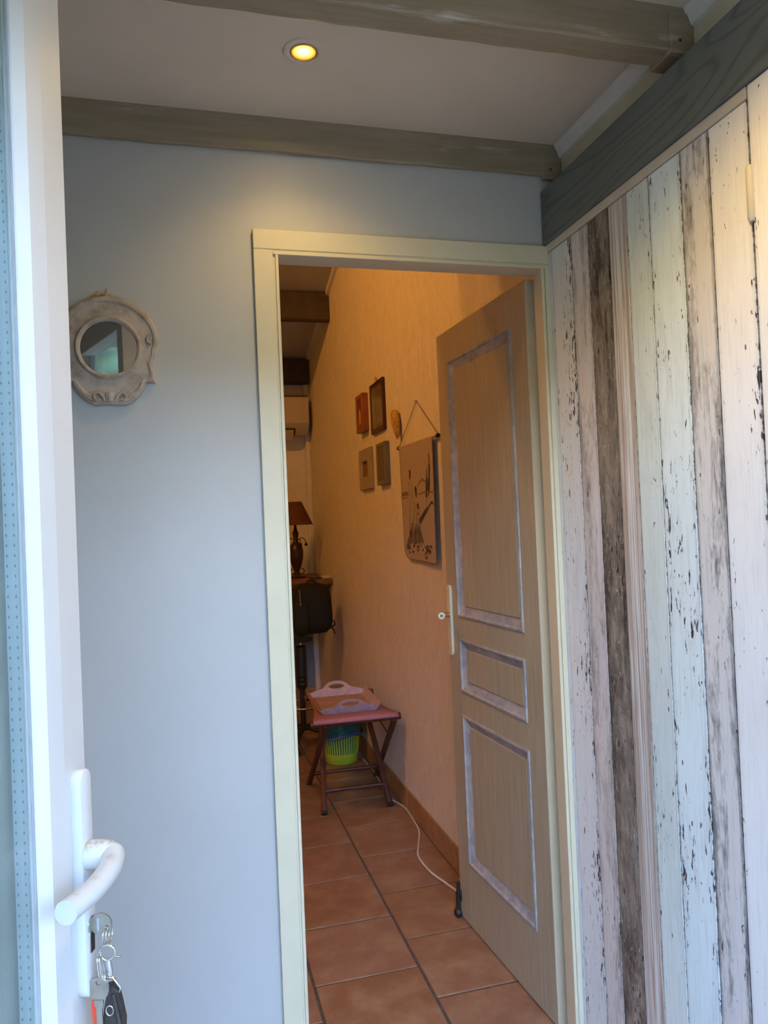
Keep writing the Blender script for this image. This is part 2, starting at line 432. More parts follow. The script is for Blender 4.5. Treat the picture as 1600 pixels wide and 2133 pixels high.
# partition wall with the doorway
b = bmesh.new()
box(b, (-1.10, YB0, -0.004), (0.190, YB1, 3.90)); box(b, (0.190, YB0, 2.062), (XR, YB1, 3.90)); box(b, (0.948, YB0, -0.004), (XR, YB1, 2.062))
struct('wall_back', b, M['wall'])
# the other walls
b = bmesh.new(); box(b, (XR, -0.16, -0.004), (1.10, YB0, 2.50)); wall_right = struct('wall_right', b, M['cream'])
b = bmesh.new(); box(b, (XR, YB0, -0.004), (1.10, 6.05, 3.95)); struct('wall_right_far', b, M['plaster'])
b = bmesh.new(); box(b, (-1.10, -0.16, -0.004), (-1.00, YB0, 2.50)); struct('wall_left', b, flat('warm_brown_lining', (0.20, 0.145, 0.09), 0.7))
b = bmesh.new(); box(b, (-1.75, YB1, -0.004), (-1.65, 6.05, 3.95)); struct('wall_left_far', b, M['plaster'])
b = bmesh.new(); box(b, (-1.65, YB1, -0.004), (-1.10, YB1+0.05, 3.9)); struct('wall_return_far', b, M['plaster'])
b = bmesh.new(); box(b, (-1.75, 5.93, -0.004), (XR, 6.05, 3.2)); struct('wall_far', b, M['white'])
OX0, OX1, OZ = -0.43, 0.92, 2.13   # entrance opening
b = bmesh.new(); box(b, (-1.00, -0.16, -0.004), (OX0, -0.06, ZC)); box(b, (OX1, -0.16, -0.004), (XR, -0.06, ZC)); box(b, (OX0, -0.16, OZ), (OX1, -0.06, ZC)); box(b, (-2.6, -0.16, ZC), (2.6, -0.06, 3.0))
struct('wall_front', b, flat('tan_render', (0.27, 0.20, 0.125), 0.8))
# ceilings
b = bmesh.new(); box(b, (-1.10, -0.16, ZC), (XR, YB0, ZC+0.14)); 
SPOTS = [(0.267, 1.484), (0.52, 0.86)]
ceil = struct('ceiling', b, M['ceil'])
zs = lambda y: 2.742 + 0.258*(5.79 - y)         # sloped ceiling of the far room
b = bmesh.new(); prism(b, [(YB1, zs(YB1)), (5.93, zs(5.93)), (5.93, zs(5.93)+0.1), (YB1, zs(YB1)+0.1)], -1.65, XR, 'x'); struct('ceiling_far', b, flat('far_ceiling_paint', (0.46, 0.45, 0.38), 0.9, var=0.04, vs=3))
# cornice strips along the right wall
b = bmesh.new(); prism(b, [(XR, ZC), (0.966, ZC), (0.968, ZC-0.008), (0.978, ZC-0.034), (XR, ZC-0.036)], -0.06, YB0-0.001, 'y'); struct('trim_cornice', b, M['white'])
b = bmesh.new()
for ya, yb in ((1.90, 4.90), (4.97, 5.79)):
    prism(b, [(ya, zs(ya)), (yb, zs(yb)), (yb, zs(yb)-0.035), (ya, zs(ya)-0.035)], 0.963, XR, 'x')
struct('trim_cornice_far', b, M['white'])
b = bmesh.new(); box(b, (0.945, 5.885, 0.06), (XR, 5.93, 2.66), 0.006); struct('trim_corner_duct', b, M['white'])
b = bmesh.new(); box(b, (0.42, 5.915, 0.11), (0.945, 5.93, 0.90), 0.002); struct('trim_low_panel', b, M['slate'])
# skirting of the far room: tile by tile
b = bmesh.new(); box(b, (XR-0.001, YB1, 0.0), (XR+0.004, 5.885, 0.098)); base = struct('baseboard_right', b, M['grout'])
for k in range(13):
    ya, yb = 1.925 + k*0.327 - 0.1, 1.925 + (k+1)*0.327 - 0.1
    if yb > 5.88: yb = 5.88
    if yb - ya < 0.03: continue
    b = bmesh.new(); box(b, (XR-0.009, ya+0.002, 0.001), (XR-0.001, yb-0.002, 0.106), 0.002)
    fin('skirting_tile', b, M['skirt'], base)
b = bmesh.new(); box(b, (-1.65, 5.922, 0.0), (0.945, 5.93, 0.106)); struct('baseboard_far', b, M['skirt'])

# door frame round the doorway (casing, moulding, jambs)
fr = empty('trim_door_frame', (0.57, 1.79, 0)); tag(fr, kind='structure')
def fpart(name, bm, m=M['casing'], smooth=None):
    o = fin(name, bm, m, fr, smooth); o.matrix_parent_inverse = Matrix.Translation((-0.57, -1.79, 0)); return o
b = bmesh.new(); box(b, (0.175, 1.742, 0), (0.2205, YB0, 2.0385), 0.0012); fpart('casing', b)
b = bmesh.new(); box(b, (0.175, 1.742, 2.0392), (0.9348, YB0, 2.086), 0.0012); fpart('casing', b)
prof = [(0.2205, YB0), (0.2205, 1.7445), (0.2255, 1.7445), (0.2255, 1.7395), (0.2315, 1.7395), (0.2325, 1.7410), (0.2325, 1.760), (0.2205, 1.760)]
b = bmesh.new(); prism(b, prof, 0, 2.0265, 'z'); fpart('moulding', b)
rp_ = [(0.9348, YB0), (0.9348, 1.7400), (0.9225, 1.7400), (0.9225, 1.7445), (0.9185, 1.7445), (0.9185, 1.7395), (0.913, 1.7395), (0.912, 1.741), (0.912, 1.760), (0.9348, 1.760)]
b = bmesh.new(); prism(b, rp_, 0, 2.0265, 'z'); fpart('moulding', b)
tp_ = [(YB0, 2.0392), (1.7445, 2.0392), (1.7445, 2.0335), (1.7395, 2.0335), (1.7395, 2.0272), (1.741, 2.0262), (1.760, 2.0262), (1.760, 2.0392)]
b = bmesh.new(); prism(b, tp_, 0.2205, 0.9348, 'x'); fpart('moulding', b)
b = bmesh.new(); box(b, (0.190, 1.760, 0), (0.2325, 1.85, 2.0265)); fpart('jamb', b)
b = bmesh.new(); box(b, (0.912, 1.760, 0), (0.948, 1.785, 2.0265)); box(b, (0.954, 1.785, 0), (0.978, 1.845, 2.06)); fpart('jamb', b)
b = bmesh.new(); box(b, (0.190, 1.760, 2.0265), (0.948, 1.785, 2.062)); box(b, (0.190, 1.785, 2.040), (0.948, 1.845, 2.062)); fpart('jamb', b)

# wide stained board over the planked cupboard
b = bmesh.new(); box(b, (0.926, -0.05, 2.090), (XR, 1.753, 2.231), 0.0015); struct('trim_stained_board', b, M['board'])

# ------------------------------------------------------------------ planked cupboard side: door_3 and the fixed panel
b = bmesh.new(); box(b, (0.945, 1.035, 0.012), (XR-0.002, 1.752, 2.066)); 
cup = empty('door_3', (0.96, 1.035, 0.0)); tag(cup, kind='structure')
def cpart(name, bm, m, par, smooth=None, loc=None):
    o = fin(name, bm, m, par, smooth); o.matrix_parent_inverse = Matrix.Translation(-par.location)
    if loc is not None: o.location = loc
    return o
M['joint'] = flat('dark_joint', (0.03, 0.025, 0.025), 0.9)
cpart('backing', b, M['joint'], cup)
joints = [1.752, 1.727, 1.626, 1.547, 1.460, 1.390, 1.3105, 1.210, 1.1295, 1.033]
PALE = (0.49, 0.505, 0.515); LILAC = (0.50, 0.494, 0.497); PINK = (0.40, 0.345, 0.34); BLUE = (0.46, 0.525, 0.545); GREEN = (0.43, 0.48, 0.475)
specs = [
 dict(base=(0.42, 0.435, 0.455), second=(0.32, 0.33, 0.345), chip=0.68, knots=0.06),
 dict(base=(0.455, 0.49, 0.52), second=(0.32, 0.335, 0.36), patch=(0.5, 0.66), chip=0.625, patch_amt=0.6, knots=0.07),
 dict(base=(0.42, 0.408, 0.408), second=(0.125, 0.105, 0.105), patch=(0.475, 0.62), patch_amt=0.8, chip=0.68, scratch=0.35, pz=3.0, knots=0.07),
 dict(base=(0.225, 0.195, 0.168), second=(0.032, 0.024, 0.021), patch=(0.38, 0.58), patch_amt=0.95, chip=0.645, scratch=0.8, dark=(0.016, 0.012, 0.011), knots=0.09, pz=5),
 dict(base=(0.45, 0.455, 0.46), second=(0.25, 0.20, 0.165), patch=(0.54, 0.70), patch_amt=0.6, stripes=True, chip=0.74, knots=0.0, grain_amt=0.5),
 dict(base=GREEN, second=(0.30, 0.335, 0.335), patch=(0.46, 0.66), chip=0.69, patch_amt=0.65, knots=0.06),
 dict(base=BLUE, second=(0.33, 0.35, 0.375), patch=(0.48, 0.66), chip=0.615, patch_amt=0.55, knots=0.06),
 dict(base=(0.42, 0.403, 0.40), second=(0.075, 0.068, 0.068), patch=(0.485, 0.60), patch_amt=0.9, chip=0.68, scratch=0.4, pz=2.6, knots=0.06, edge=0.7),
 dict(base=LILAC, second=(0.40, 0.38, 0.395), chip=0.665, patch_amt=0.5, knots=0.06, grain_amt=0.2),
]
for i, sp in enumerate(specs):
    K = 1.70; sp = dict(sp, base=tuple(x*K for x in sp['base']), second=tuple(x*(1.25 if sum(sp['second'])<0.6 else K) for x in sp['second'])); specs[i] = sp
    y1, y0 = joints[i], joints[i+1]; hw = (y1-y0)/2
    m = plank_mat('printed_plank', hw=hw-0.0006, seed=1.0+i*1.37, **sp)
    b = bmesh.new(); box(b, (-0.010, -(hw-0.0011), 0.0), (0.006, hw-0.0011, 2.052+0.0), 0.0012)
    cpart('plank', b, m, cup, loc=(0.945, (y0+y1)/2, 0.015))
M['strip'] = flat('papered_strip', (0.60, 0.54, 0.46), 0.55, var=0.04)
for zh in (1.908, 1.05, 0.22):
    b = bmesh.new(); lathe(b, [(0.0, -0.049), (0.0055, -0.047), (0.0078, -0.042), (0.0078, 0.042), (0.0055, 0.047), (0.0, 0.049)], (0.9345, 1.031, zh), 14)
    cpart('hinge', b, M['strip'], cup, 40)
# fixed panel nearer the entrance, part of the right wall
b = bmesh.new(); box(b, (0.945, -0.05, 0.012), (XR, 1.029, 2.089)); b2 = b
backing = fin('backing', b2, M['joint'], wall_right)
edges = [1.029, 0.94, 0.83, 0.755, 0.66, 0.57, 0.49, 0.39, 0.30, 0.21, 0.10, 0.02, -0.05]
order = [8, 1, 2, 3, 4, 5, 6, 7, 8, 1, 2, 3]
for i in range(12):
    y1, y0 = edges[i], edges[i+1]; hw = (y1-y0)/2
    m = plank_mat('printed_plank', hw=hw-0.0006, seed=21.0+i*1.9, **specs[order[i]])
    b = bmesh.new(); box(b, (-0.012, -(hw-0.0011), 0.0), (0.0, hw-0.0011, 2.074), 0.0012)
    fin('plank', b, m, wall_right, loc=(0.945, (y0+y1)/2, 0.015))
b = bmesh.new(); box(b, (0.9325, 1.031, 2.0685), (XR-0.002, 1.753, 2.0895), 0.001); struct('trim_papered_strip', b, M['strip'])

# ------------------------------------------------------------------ ceiling beams
def beam(name, x0, x1, y0, y1, z0, z1, m, seg=46, jit=0.0016, seed=3, cham=0.004, shear=0.0):
    R = random.Random(seed); t = bmesh.new(); rings = []
    for i in range(seg+1):
        x = x0 + (x1-x0)*i/seg; j = lambda k=1.0: R.uniform(-jit, jit)*k
        pr = [(y0, z1), (y0+j(.5), z0+cham+j(1.6)), (y0+cham+j(), z0+j(.8)), (y1-cham+j(), z0+j(.8)), (y1+j(.5), z0+cham+j()), (y1, z1)]
        rings.append([t.verts.new((x, p[0], p[1]+shear*(p[0]-y0))) for p in pr])
    for A, B in zip(rings[:-1], rings[1:]):
        for k in range(6): t.faces.new((A[k], A[(k+1) % 6], B[(k+1) % 6], B[k]))
    t.faces.new(rings[0]); t.faces.new(rings[-1][::-1])
    return fin(name, t, m, None)
bm1 = beam('ceiling_beam', -0.999, XR-0.001, 1.741, 1.7548, 2.272, ZC, M['beam'], seed=4, cham=0.003)
tag(bm1, 'limed wooden ceiling beam flat against the wall above the doorway', 'beam')
bm2 = beam('ceiling_beam', -0.999, XR-0.001, 1.215, 1.276, 2.270, ZC, M['beam'], seed=9)
tag(bm2, 'limed wooden ceiling beam crossing the ceiling in front of the lit spotlight', 'beam')
for par, y0, y1 in ((bm1, 1.7385, 1.7545), (bm2, 1.2115, 1.2795)):
    b = bmesh.new(); box(b, (0.930, y0, 2.262), (XR-0.001, y1, 2.342), 0.0015)
    o = fin('end_shoe', b, M['beam'], par); 
    b = bmesh.new(); lathe(b, [(0.0, 0.0), (0.003, 0.0005), (0.003, 0.003), (0, 0.003)], (0.952, y0-0.0012, 2.287), 10, 'y'); fin('nail', b, M['joint'], o)
f1 = beam('far_ceiling_beam', -1.649, XR-0.001, 4.895, 4.968, 2.768, zs(4.968)-0.001, M['beam_dark'], 20, 0.002, 5, 0.008)
tag(f1, 'dark beam under the sloping ceiling of the far room, nearer one', 'beam')
f2 = beam('far_ceiling_beam', -1.649, XR-0.001, 5.795, 5.91, 2.525, zs(5.91)-0.001, M['beam_dark'], 20, 0.002, 6, 0.008)
tag(f2, 'dark beam directly above the air conditioner on the end wall', 'beam')
shade_beam = beam('far_ceiling_beam', -1.649, XR-0.001, 2.715, 2.79, 3.40, zs(2.79)-0.001, M['beam_dark'], 12, 0.0003, 7, 0.001)  # added out of view, casts the shade across the taupe door
tag(shade_beam, 'added unseen dark beam that shades the upper part of the open taupe door', 'beam')
for o in (shade_beam, f1, f2): o['group'] = 'dark beams of the far room'
for o in (bm1, bm2): o['group'] = 'limed beams of the entrance ceiling'

# ------------------------------------------------------------------ lamps
def spotlight(x, y, label, watt, spill):
    r = empty('ceiling_spotlight', (x, y, ZC)); tag(r, label, 'spotlight', 'recessed ceiling spotlights')
    b = bmesh.new(); t = bmesh.new()
    lathe(b, [(0.027, 0.0), (0.0285, -0.0035), (0.034, -0.006), (0.041, -0.004), (0.0425, 0.0), (0.027, 0.0)], n=40); fin('trim_ring', b, M['ceil'], r, 50)
    b = bmesh.new(); lathe(b, [(0.0285, -0.0045), (0.0262, -0.0058), (0.0248, -0.0048), (0.0248, -0.0015), (0.0285, -0.0015), (0.0285, -0.0045)], n=40); fin('retaining_ring', b, M['brass'], r, 50)
    b = bmesh.new(); lathe(b, [(0.0, -0.0012), (0.015, -0.0018), (0.0246, -0.0030), (0.0246, -0.0006), (0.0, -0.0006)], n=32); fin('bulb', b, M['bulb'], r, 50)
    ld = bpy.data.lights.new('spot_lamp', 'SPOT'); ld.energy = watt; ld.color = (1.0, 0.66, 0.22); ld.spot_size = math.radians(128); ld.spot_blend = 0.9; ld.shadow_soft_size = 0.018
    lo = bpy.data.objects.new('spot_lamp', ld); COL.objects.link(lo); lo.parent = r; lo.location = (0, 0, -0.016)
    le = bpy.data.lights.new('spill_lamp', 'SPOT'); le.energy = spill; le.color = (1.0, 0.66, 0.22); le.spot_size = math.radians(176); le.spot_blend = 1.0; le.shadow_soft_size = 0.018
    lq = bpy.data.objects.new('spill_lamp', le); COL.objects.link(lq); lq.parent = r; lq.location = (0, 0, -0.014)
    return r
spotlight(*SPOTS[0], 'lit round recessed halogen spotlight in the ceiling above the doorway', CEILING_SPOT_W, SPILL_W)
spotlight(*SPOTS[1], 'lit recessed halogen spotlight over the entrance, nearer than the beam', CEILING_SPOT2_W, SPILL_W)
def bulb_bar():
    r = empty('ceiling_light_bar', (-0.75, 2.90, 3.49)); tag(r, 'small ceiling light with bare bulbs high up in the far room', 'ceiling light')
    b = bmesh.new(); box(b, (-0.28, -0.02, zs(2.92)-3.49-0.006), (0.28, 0.02, zs(2.88)-3.49+0.0), 0.004); fin('mount', b, M['white'], r)
    for x, dy, dz, w in ((-0.20, -0.074, 0.030, 0.95), (0.02, -0.0925, 0.030, 0.70), (0.22, 0.01, 0.0, 0.22)):
        b = bmesh.new(); lathe(b, [(0.0, -0.018), (0.010, -0.015), (0.016, -0.004), (0.014, 0.010), (0.008, 0.024), (0.0, 0.026)], (x, dy, dz-0.01), 14)
        fin('bulb', b, M['warmglow'], r, 60)
        ld = bpy.data.lights.new('bulb_lamp', 'POINT'); ld.energy = BULB_W*w; ld.color = (1.0, 0.40, 0.055); ld.shadow_soft_size = 0.0015 if dy < 0 else 0.02
        lo = bpy.data.objects.new('bulb_lamp', ld); COL.objects.link(lo); lo.parent = r; lo.location = (x, dy, dz-0.045)
M['warmglow'] = emit('warm_bulb_glow', (1.0, 0.6, 0.2), 4.0)
bulb_bar()

# ================================================================== DOORS
# --- taupe panelled door, opened into the far room (hinged on the right jamb)
d2 = empty('door_2', (0.917, 1.850, 0.0), math.atan2(0.627, -0.0392)); tag(d2, kind='structure')
LW, LT, ZT = 0.630, 0.040, 2.034
def dp(name, bm, m=M['leaf'], smooth=None, par=None): return fin(name, bm, m, par or d2, smooth)
b = bmesh.new(); box(b, (0.001, -LT+0.004, 0.009), (LW-0.001, -0.0145, ZT-0.001)); dp('core', b)
PN = [(0.090, 0.541, 1.058, 1.927), (0.092, 0.538, 0.804, 0.982), (0.090, 0.540, 0.220, 0.724)]
for x0, x1 in ((0, 0.0895), (0.542, LW)):
    b = bmesh.new(); box(b, (x0, -LT, 0.008), (x1, 0, ZT), 0.0012); dp('stile', b)
for z0, z1 in ((0.008, 0.220), (0.724, 0.804), (0.982, 1.058), (1.927, ZT)):
    b = bmesh.new(); box(b, (0.0895, -LT, z0), (0.542, -0.0003, z1)); dp('rail', b)
for x0, x1, z0, z1 in PN:
    def lp(i, y): return (x0+i, x1-i, z0+i, z1-i, y)
    b = bmesh.new(); ring_frame(b, [lp(-0.001, -0.002), lp(0.0, 0.0035), lp(0.006, 0.0045), lp(0.011, -0.001), lp(0.014, -0.0025), lp(0.031, -0.0095), lp(0.036, -0.0115), lp(0.036, -0.016)])
    dp('moulding', b, M['mould'])
    b = bmesh.new(); box(b, (x0+0.034, -0.0148, z0+0.034), (x1-0.034, -0.0068, z1-0.034), 0.004); dp('panel', b)
# handle plate, lever and key plate screws
hp = [(0.588, 0.930), (0.588, 1.150), (0.594, 1.160), (0.609, 1.160), (0.615, 1.150), (0.615, 0.930), (0.609, 0.920), (0.594, 0.920)]
b = bmesh.new(); prism(b, hp, 0.0, 0.009, 'y', 0.0012); plate = dp('handle_plate', b, M['casing'])
b = bmesh.new(); tube(b, [(0.602, 0.008, 1.058), (0.602, 0.040, 1.058)], [0.0085, 0.007], 14); dp('lever_neck', b, M['brass'], 50, plate)
b = bmesh.new(); tube(b, spline([(0.602, 0.030, 1.058), (0.598, 0.038, 1.058), (0.580, 0.046, 1.060), (0.545, 0.060, 1.064), (0.512, 0.074, 1.068)]), [0.009]*4+[0.0110]*21, 14); dp('lever', b, M['casing'], 50, plate)
b = bmesh.new(); lathe(b, [(0, 0), (0.0050, 0.0), (0.0050, 0.004), (0, 0.004)], (0.5095, 0.0745, 1.068), 12, 'x'); dp('lever_tip', b, M['nickel'], 40, plate)
for zz in (1.135, 0.94):
    b = bmesh.new(); lathe(b, [(0, 0.0105), (0.003, 0.010), (0.0035, 0.009), (0, 0.009)], (0.602, 0, zz), 10, 'y'); dp('screw', b, M['nickel'], 40, plate)
b = bmesh.new(); box(b, (-0.0012, -0.0385, 0.010), (0.0002, -0.0010, ZT-0.002)); dp('edge_strip', b, M['casing'])
for zz in (1.80, 1.02, 0.24):
    b = bmesh.new(); lathe(b, [(0, 0), (0.006, 0), (0.006, 0.09), (0, 0.09)], (-0.002, -LT-0.004, zz), 12); dp('hinge', b, M['brass'], 40)
# black bolt stop on the free edge, foot on the tiles
b = bmesh.new(); tube(b, [(0.632, 0.004, 0.118), (0.634, 0.006, 0.080), (0.633, 0.007, 0.030)], [0.007, 0.008, 0.0085], 12); box(b, (0.615, 0.0, 0.060), (0.640, 0.006, 0.100), 0.002); ds = dp('door_stop', b, M['black'], 45)
b = bmesh.new(); lathe(b, [(0, 0.000), (0.010, 0.001), (0.0165, 0.010), (0.016, 0.020), (0.009, 0.030), (0, 0.031)], (0.634, 0.008, 0.001), 16); dp('rubber_foot', b, M['black'], 50, ds)

# --- white glazed entrance door, opened inwards; local x runs along the leaf to its free edge, -y is the outer face
E0 = Vector((-0.1184, 0.8928, 0)); ANG = math.radians(73)
d1 = empty('door_1', E0, ANG); tag(d1, kind='structure')
def ep(name, bm, m=M['pvc'], smooth=None, par=None): return fin(name, bm, m, par or d1, smooth)
def N(pts): return [(s, -n) for s, n in pts]
stile = [(0.0115, -0.0060), (-0.0520, 0.0003), (-0.0541, 0.0030), (-0.0868, 0.0030), (-0.0985, -0.0050), (-0.0990, -0.0090), (-0.0990, -0.056), (-0.080, -0.064), (-0.012, -0.064), (-0.008, -0.070), (0.020, -0.070), (0.020, -0.052), (0.0115, -0.052)]
LWD = 0.86
b = bmesh.new(); prism(b, N(stile), 0.012, 2.085, 'z'); ep('stile', b)
b = bmesh.new(); prism(b, N([(-LWD - s, n) for s, n in stile]), 0.012, 2.085, 'z'); ep('stile', b)
for z0, z1 in ((0.012, 0.11), (1.995, 2.085)):
    b = bmesh.new(); box(b, (-LWD+0.06, -0.003, z0), (-0.06, 0.062, z1), 0.002); ep('rail', b)
for n0 in (-0.0085, -0.0265):
    b = bmesh.new(); box(b, (-LWD+0.088, -n0, 0.10), (-0.090, -n0+0.004, 2.03)); ep('glass_pane', b, M['glass'])
b = bmesh.new()
box(b, (-0.1035, 0.0128, 0.112), (-0.1015, 0.0262, 2.02)); box(b, (-LWD+0.1015, 0.0128, 0.112), (-LWD+0.1035, 0.0262, 2.02)); ep('spacer_bar', b, M['spacer'])
b = bmesh.new(); box(b, (-0.1012, 0.0070, 0.108), (-0.0988, 0.0086, 2.023)); box(b, (-LWD+0.0988, 0.0070, 0.108), (-LWD+0.1012, 0.0086, 2.023)); ep('gasket', b, M['pvc_in'])
# long handle plate with rounded ends
def stadium(c, hw, z0, z1, n=10):
    pts = []
    for i in range(n+1): a = math.pi*i/n; pts.append((c + hw*math.cos(a), z1-hw + hw*math.sin(a)))
    for i in range(n+1): a = math.pi + math.pi*i/n; pts.append((c + hw*math.cos(a), z0+hw + hw*math.sin(a)))
    return pts
PC = -0.0205
b = bmesh.new(); prism(b, stadium(PC, 0.0135, 0.886, 1.129), -0.0095, 0.003, 'y', 0.0018); hpl = ep('handle_plate', b, M['plate'], 40)
b = bmesh.new(); tube(b, [(PC, -0.0095, 1.037), (PC, -0.026, 1.037), (PC, -0.034, 1.037)], [0.0152, 0.0150, 0.0138], 20)
hl = ep('lever_neck', b, M['handle'], 50, hpl)
path = spline([(PC, -0.026, 1.037), (PC-0.002, -0.0355, 1.037), (PC-0.009, -0.0395, 1.036), (PC-0.034, -0.0450, 1.0335), (PC-0.074, -0.0455, 1.033), (PC-0.121, -0.0415, 1.036)], 7)
b = bmesh.new(); tube(b, path, [0.0136 - 0.0024*min(1, i/24) for i in range(len(path))], 20); ep('lever', b, M['handle'], 50, hpl)
# inner-side handle
b = bmesh.new(); prism(b, stadium(PC, 0.0135, 0.886, 1.129), 0.0635, 0.076, 'y'); hp2 = ep('handle_plate', b, M['plate'], 40)
b = bmesh.new(); tube(b, [(x, -y+0.066, z) for x, y, z in path], 0.0110, 16); ep('lever', b, M['handle'], 50, hp2)
# lock cylinder in the plate
b = bmesh.new(); lathe(b, [(0, 0.0), (0.0085, 0.0), (0.0085, 0.004), (0, 0.004)], (PC, -0.0110, 0.962), 20, 'y')
box(b, (PC-0.0042, -0.0110, 0.932), (PC+0.0042, -0.0080, 0.958), 0.0012); cyl = ep('lock_cylinder', b, M['nickel'], 40)
b = bmesh.new(); prism(b, [(PC-0.0035, 0.934), (PC+0.0035, 0.934), (PC+0.0045, 0.955), (PC-0.0045, 0.955)], -0.0115, -0.0105, 'y'); ep('keyhole_shadow_slot', b, M['black'], None, cyl)
# entrance frame round the opening
fr1 = empty('trim_entrance_frame', (OX0, -0.11, 0)); tag(fr1, kind='structure')
for a, c in (((0, -0.05, 0), (0.055, 0.06, OZ)), ((OX1-OX0-0.055, -0.05, 0), (OX1-OX0, 0.06, OZ)), ((0.055, -0.05, OZ-0.05), (OX1-OX0-0.055, 0.06, OZ))):
    b = bmesh.new(); box(b, a, c, 0.002); fin('frame_member', b, M['pvc'], fr1)

# --- keys hanging from the lock
def W1(s, n, z): return (s, -n, z)
NV = Vector((math.cos(math.radians(17)), -math.sin(math.radians(17)), 0))
kb = empty('key', E0 - NV*0.0, ANG); tag(kb, 'dull nickel key standing in the lock of the white glazed door', 'key', 'keys of the entrance door')
b = bmesh.new()
bow = [(0.0, 0.0)]
t_ = [(0.0205 + 0.0118*math.cos(2*math.pi*i/28), 0.962 + 0.0118*math.sin(2*math.pi*i/28)) for i in range(28)]
def plate_hole(bm, outer, hole, x0, x1):
    t = bmesh.new()
    def loop(p, x): return [t.verts.new((x, -q[0], q[1])) for q in p]
    A = loop(outer, x0); B = loop(hole, x0); A2 = loop(outer, x1); B2 = loop(hole, x1); n = len(outer)
    for i in range(n):
        j = (i+1) % n
        t.faces.new((A[i], A[j], B[j], B[i])); t.faces.new((A2[j], A2[i], B2[i], B2[j]))
        t.faces.new((A[j], A[i], A2[i], A2[j])); t.faces.new((B[i], B[j], B2[j], B2[i]))
    merge(bm, t)
def disc_pts(c, r, n=28): return [(c[0] + r*math.cos(2*math.pi*i/n), c[1] + r*math.sin(2*math.pi*i/n)) for i in range(n)]
plate_hole(b, t_, disc_pts((0.0268, 0.9585), 0.0028), PC-0.0012, PC+0.0012)
fin('bow', b, M['nickel'], kb)
b = bmesh.new(); box(b, W1(PC-0.0010, 0.0102, 0.9590), W1(PC+0.0010, 0.0120, 0.9650)); fin('blade', b, M['brass'], kb)
b = bmesh.new(); box(b, W1(PC-0.0016, 0.0165, 0.955), W1(PC-0.0011, 0.0190, 0.969)); fin('stamped_mark', b, M['pvc_in'], kb)

fob = empty('key_fob', E0 - NV*0.0108 + Vector((0, 0, 0.0055)), ANG); tag(fob, 'dark leather strap fob with chrome snap hook and rings hanging under the lock', 'key fob')
def cring(name, s, n, z, r, rad, plane, par=fob, m=M['chrome'], sq=1.0):
    b = bmesh.new(); tube(b, circle((s, -n, z), r, 22, plane, sq), rad, 8, True); return fin(name, b, m, par, 60)
cring('split_ring', PC-0.0015, 0.0368, 0.9455, 0.0088, 0.0007, 'xz'); cring('split_ring', PC+0.0015, 0.0392, 0.9450, 0.0090, 0.0007, 'xz')
cring('snap_hook', PC, 0.0372, 0.9255, 0.0082, 0.0013, 'yz')
b = bmesh.new(); tube(b, [W1(PC, 0.0375, 0.9180), W1(PC, 0.0385, 0.9080), W1(PC, 0.0392, 0.9010)], [0.0026, 0.0036, 0.0030], 12); fin('hook_barrel', b, M['chrome'], fob, 50)
b = bmesh.new(); tube(b, [W1(PC, 0.0452, 0.9215), W1(PC, 0.0512, 0.9212)], 0.0011, 8); fin('hook_trigger', b, M['chrome'], fob, 50)
b = bmesh.new(); tube(b, [W1(PC, 0.0350, 0.8990), W1(PC, 0.0425, 0.8985), W1(PC, 0.0500, 0.8880), W1(PC, 0.0490, 0.8830), W1(PC, 0.0330, 0.8850), W1(PC, 0.0335, 0.8965)], 0.0016, 8); fin('strap_loop', b, M['chrome'], fob, 50)
b = bmesh.new()
t = bmesh.new(); prof_s = [(0.0410, 0.893), (0.0485, 0.886), (0.0515, 0.872), (0.0545, 0.855), (0.0530, 0.835), (0.0545, 0.815), (0.0520, 0.800)]
L_ = [(0.036, 0.892), (0.036, 0.882), (0.033, 0.868), (0.0305, 0.850), (0.0300, 0.832), (0.0295, 0.815), (0.0300, 0.800)]
for k in range(len(prof_s)-1):
    (a0, z0), (a1, z1) = L_[k], prof_s[k]; (b0, z2), (b1, z3) = L_[k+1], prof_s[k+1]
    q = []
    for s in (PC-0.004, PC+0.004):
        q.append([t.verts.new(W1(s, a0, z0)), t.verts.new(W1(s, a1, z1)), t.verts.new(W1(s, b1, z3)), t.verts.new(W1(s, b0, z2))])
    for i in range(4): t.faces.new((q[0][i], q[0][(i+1) % 4], q[1][(i+1) % 4], q[1][i]))
    t.faces.new(q[0]); t.faces.new(q[1][::-1])
bmesh.ops.remove_doubles(t, verts=t.verts, dist=1e-5)
merge(b, t); fin('strap', b, M['leather'], fob)
b = bmesh.new(); tube(b, spline([W1(PC-0.0045, 0.0435, 0.884), W1(PC-0.0052, 0.0470, 0.868), W1(PC-0.0052, 0.0500, 0.850), W1(PC-0.0052, 0.0495, 0.830), W1(PC-0.005, 0.0500, 0.802)], 5), 0.0022, 8); fin('strap_edge', b, M['leather'], fob, 50)
cring('eyelet', PC-0.0046, 0.0395, 0.8665, 0.0040, 0.0009, 'yz', sq=1.3)
b = bmesh.new(); prism(b, [(-0.0205, 0.888), (-0.0245, 0.880), (-0.0260, 0.868), (-0.0245, 0.855), (-0.0225, 0.845), (-0.0205, 0.852), (-0.0195, 0.870)], PC-0.0040, PC-0.0015, 'x'); fin('red_tag', b, M['red'], fob)
b = bmesh.new(); prism(b, [(-0.033, 0.846), (-0.0325, 0.838), (-0.033, 0.812), (-0.038, 0.812), (-0.037, 0.838)], PC-0.0040, PC-0.0015, 'x'); fin('red_tag', b, M['red'], fob)
k2 = empty('key', E0 - NV*0.0085 + Vector((0, 0, 0.019)), ANG); tag(k2, 'round headed grey key hanging on the ring beside the dark strap', 'key', 'keys of the entrance door')
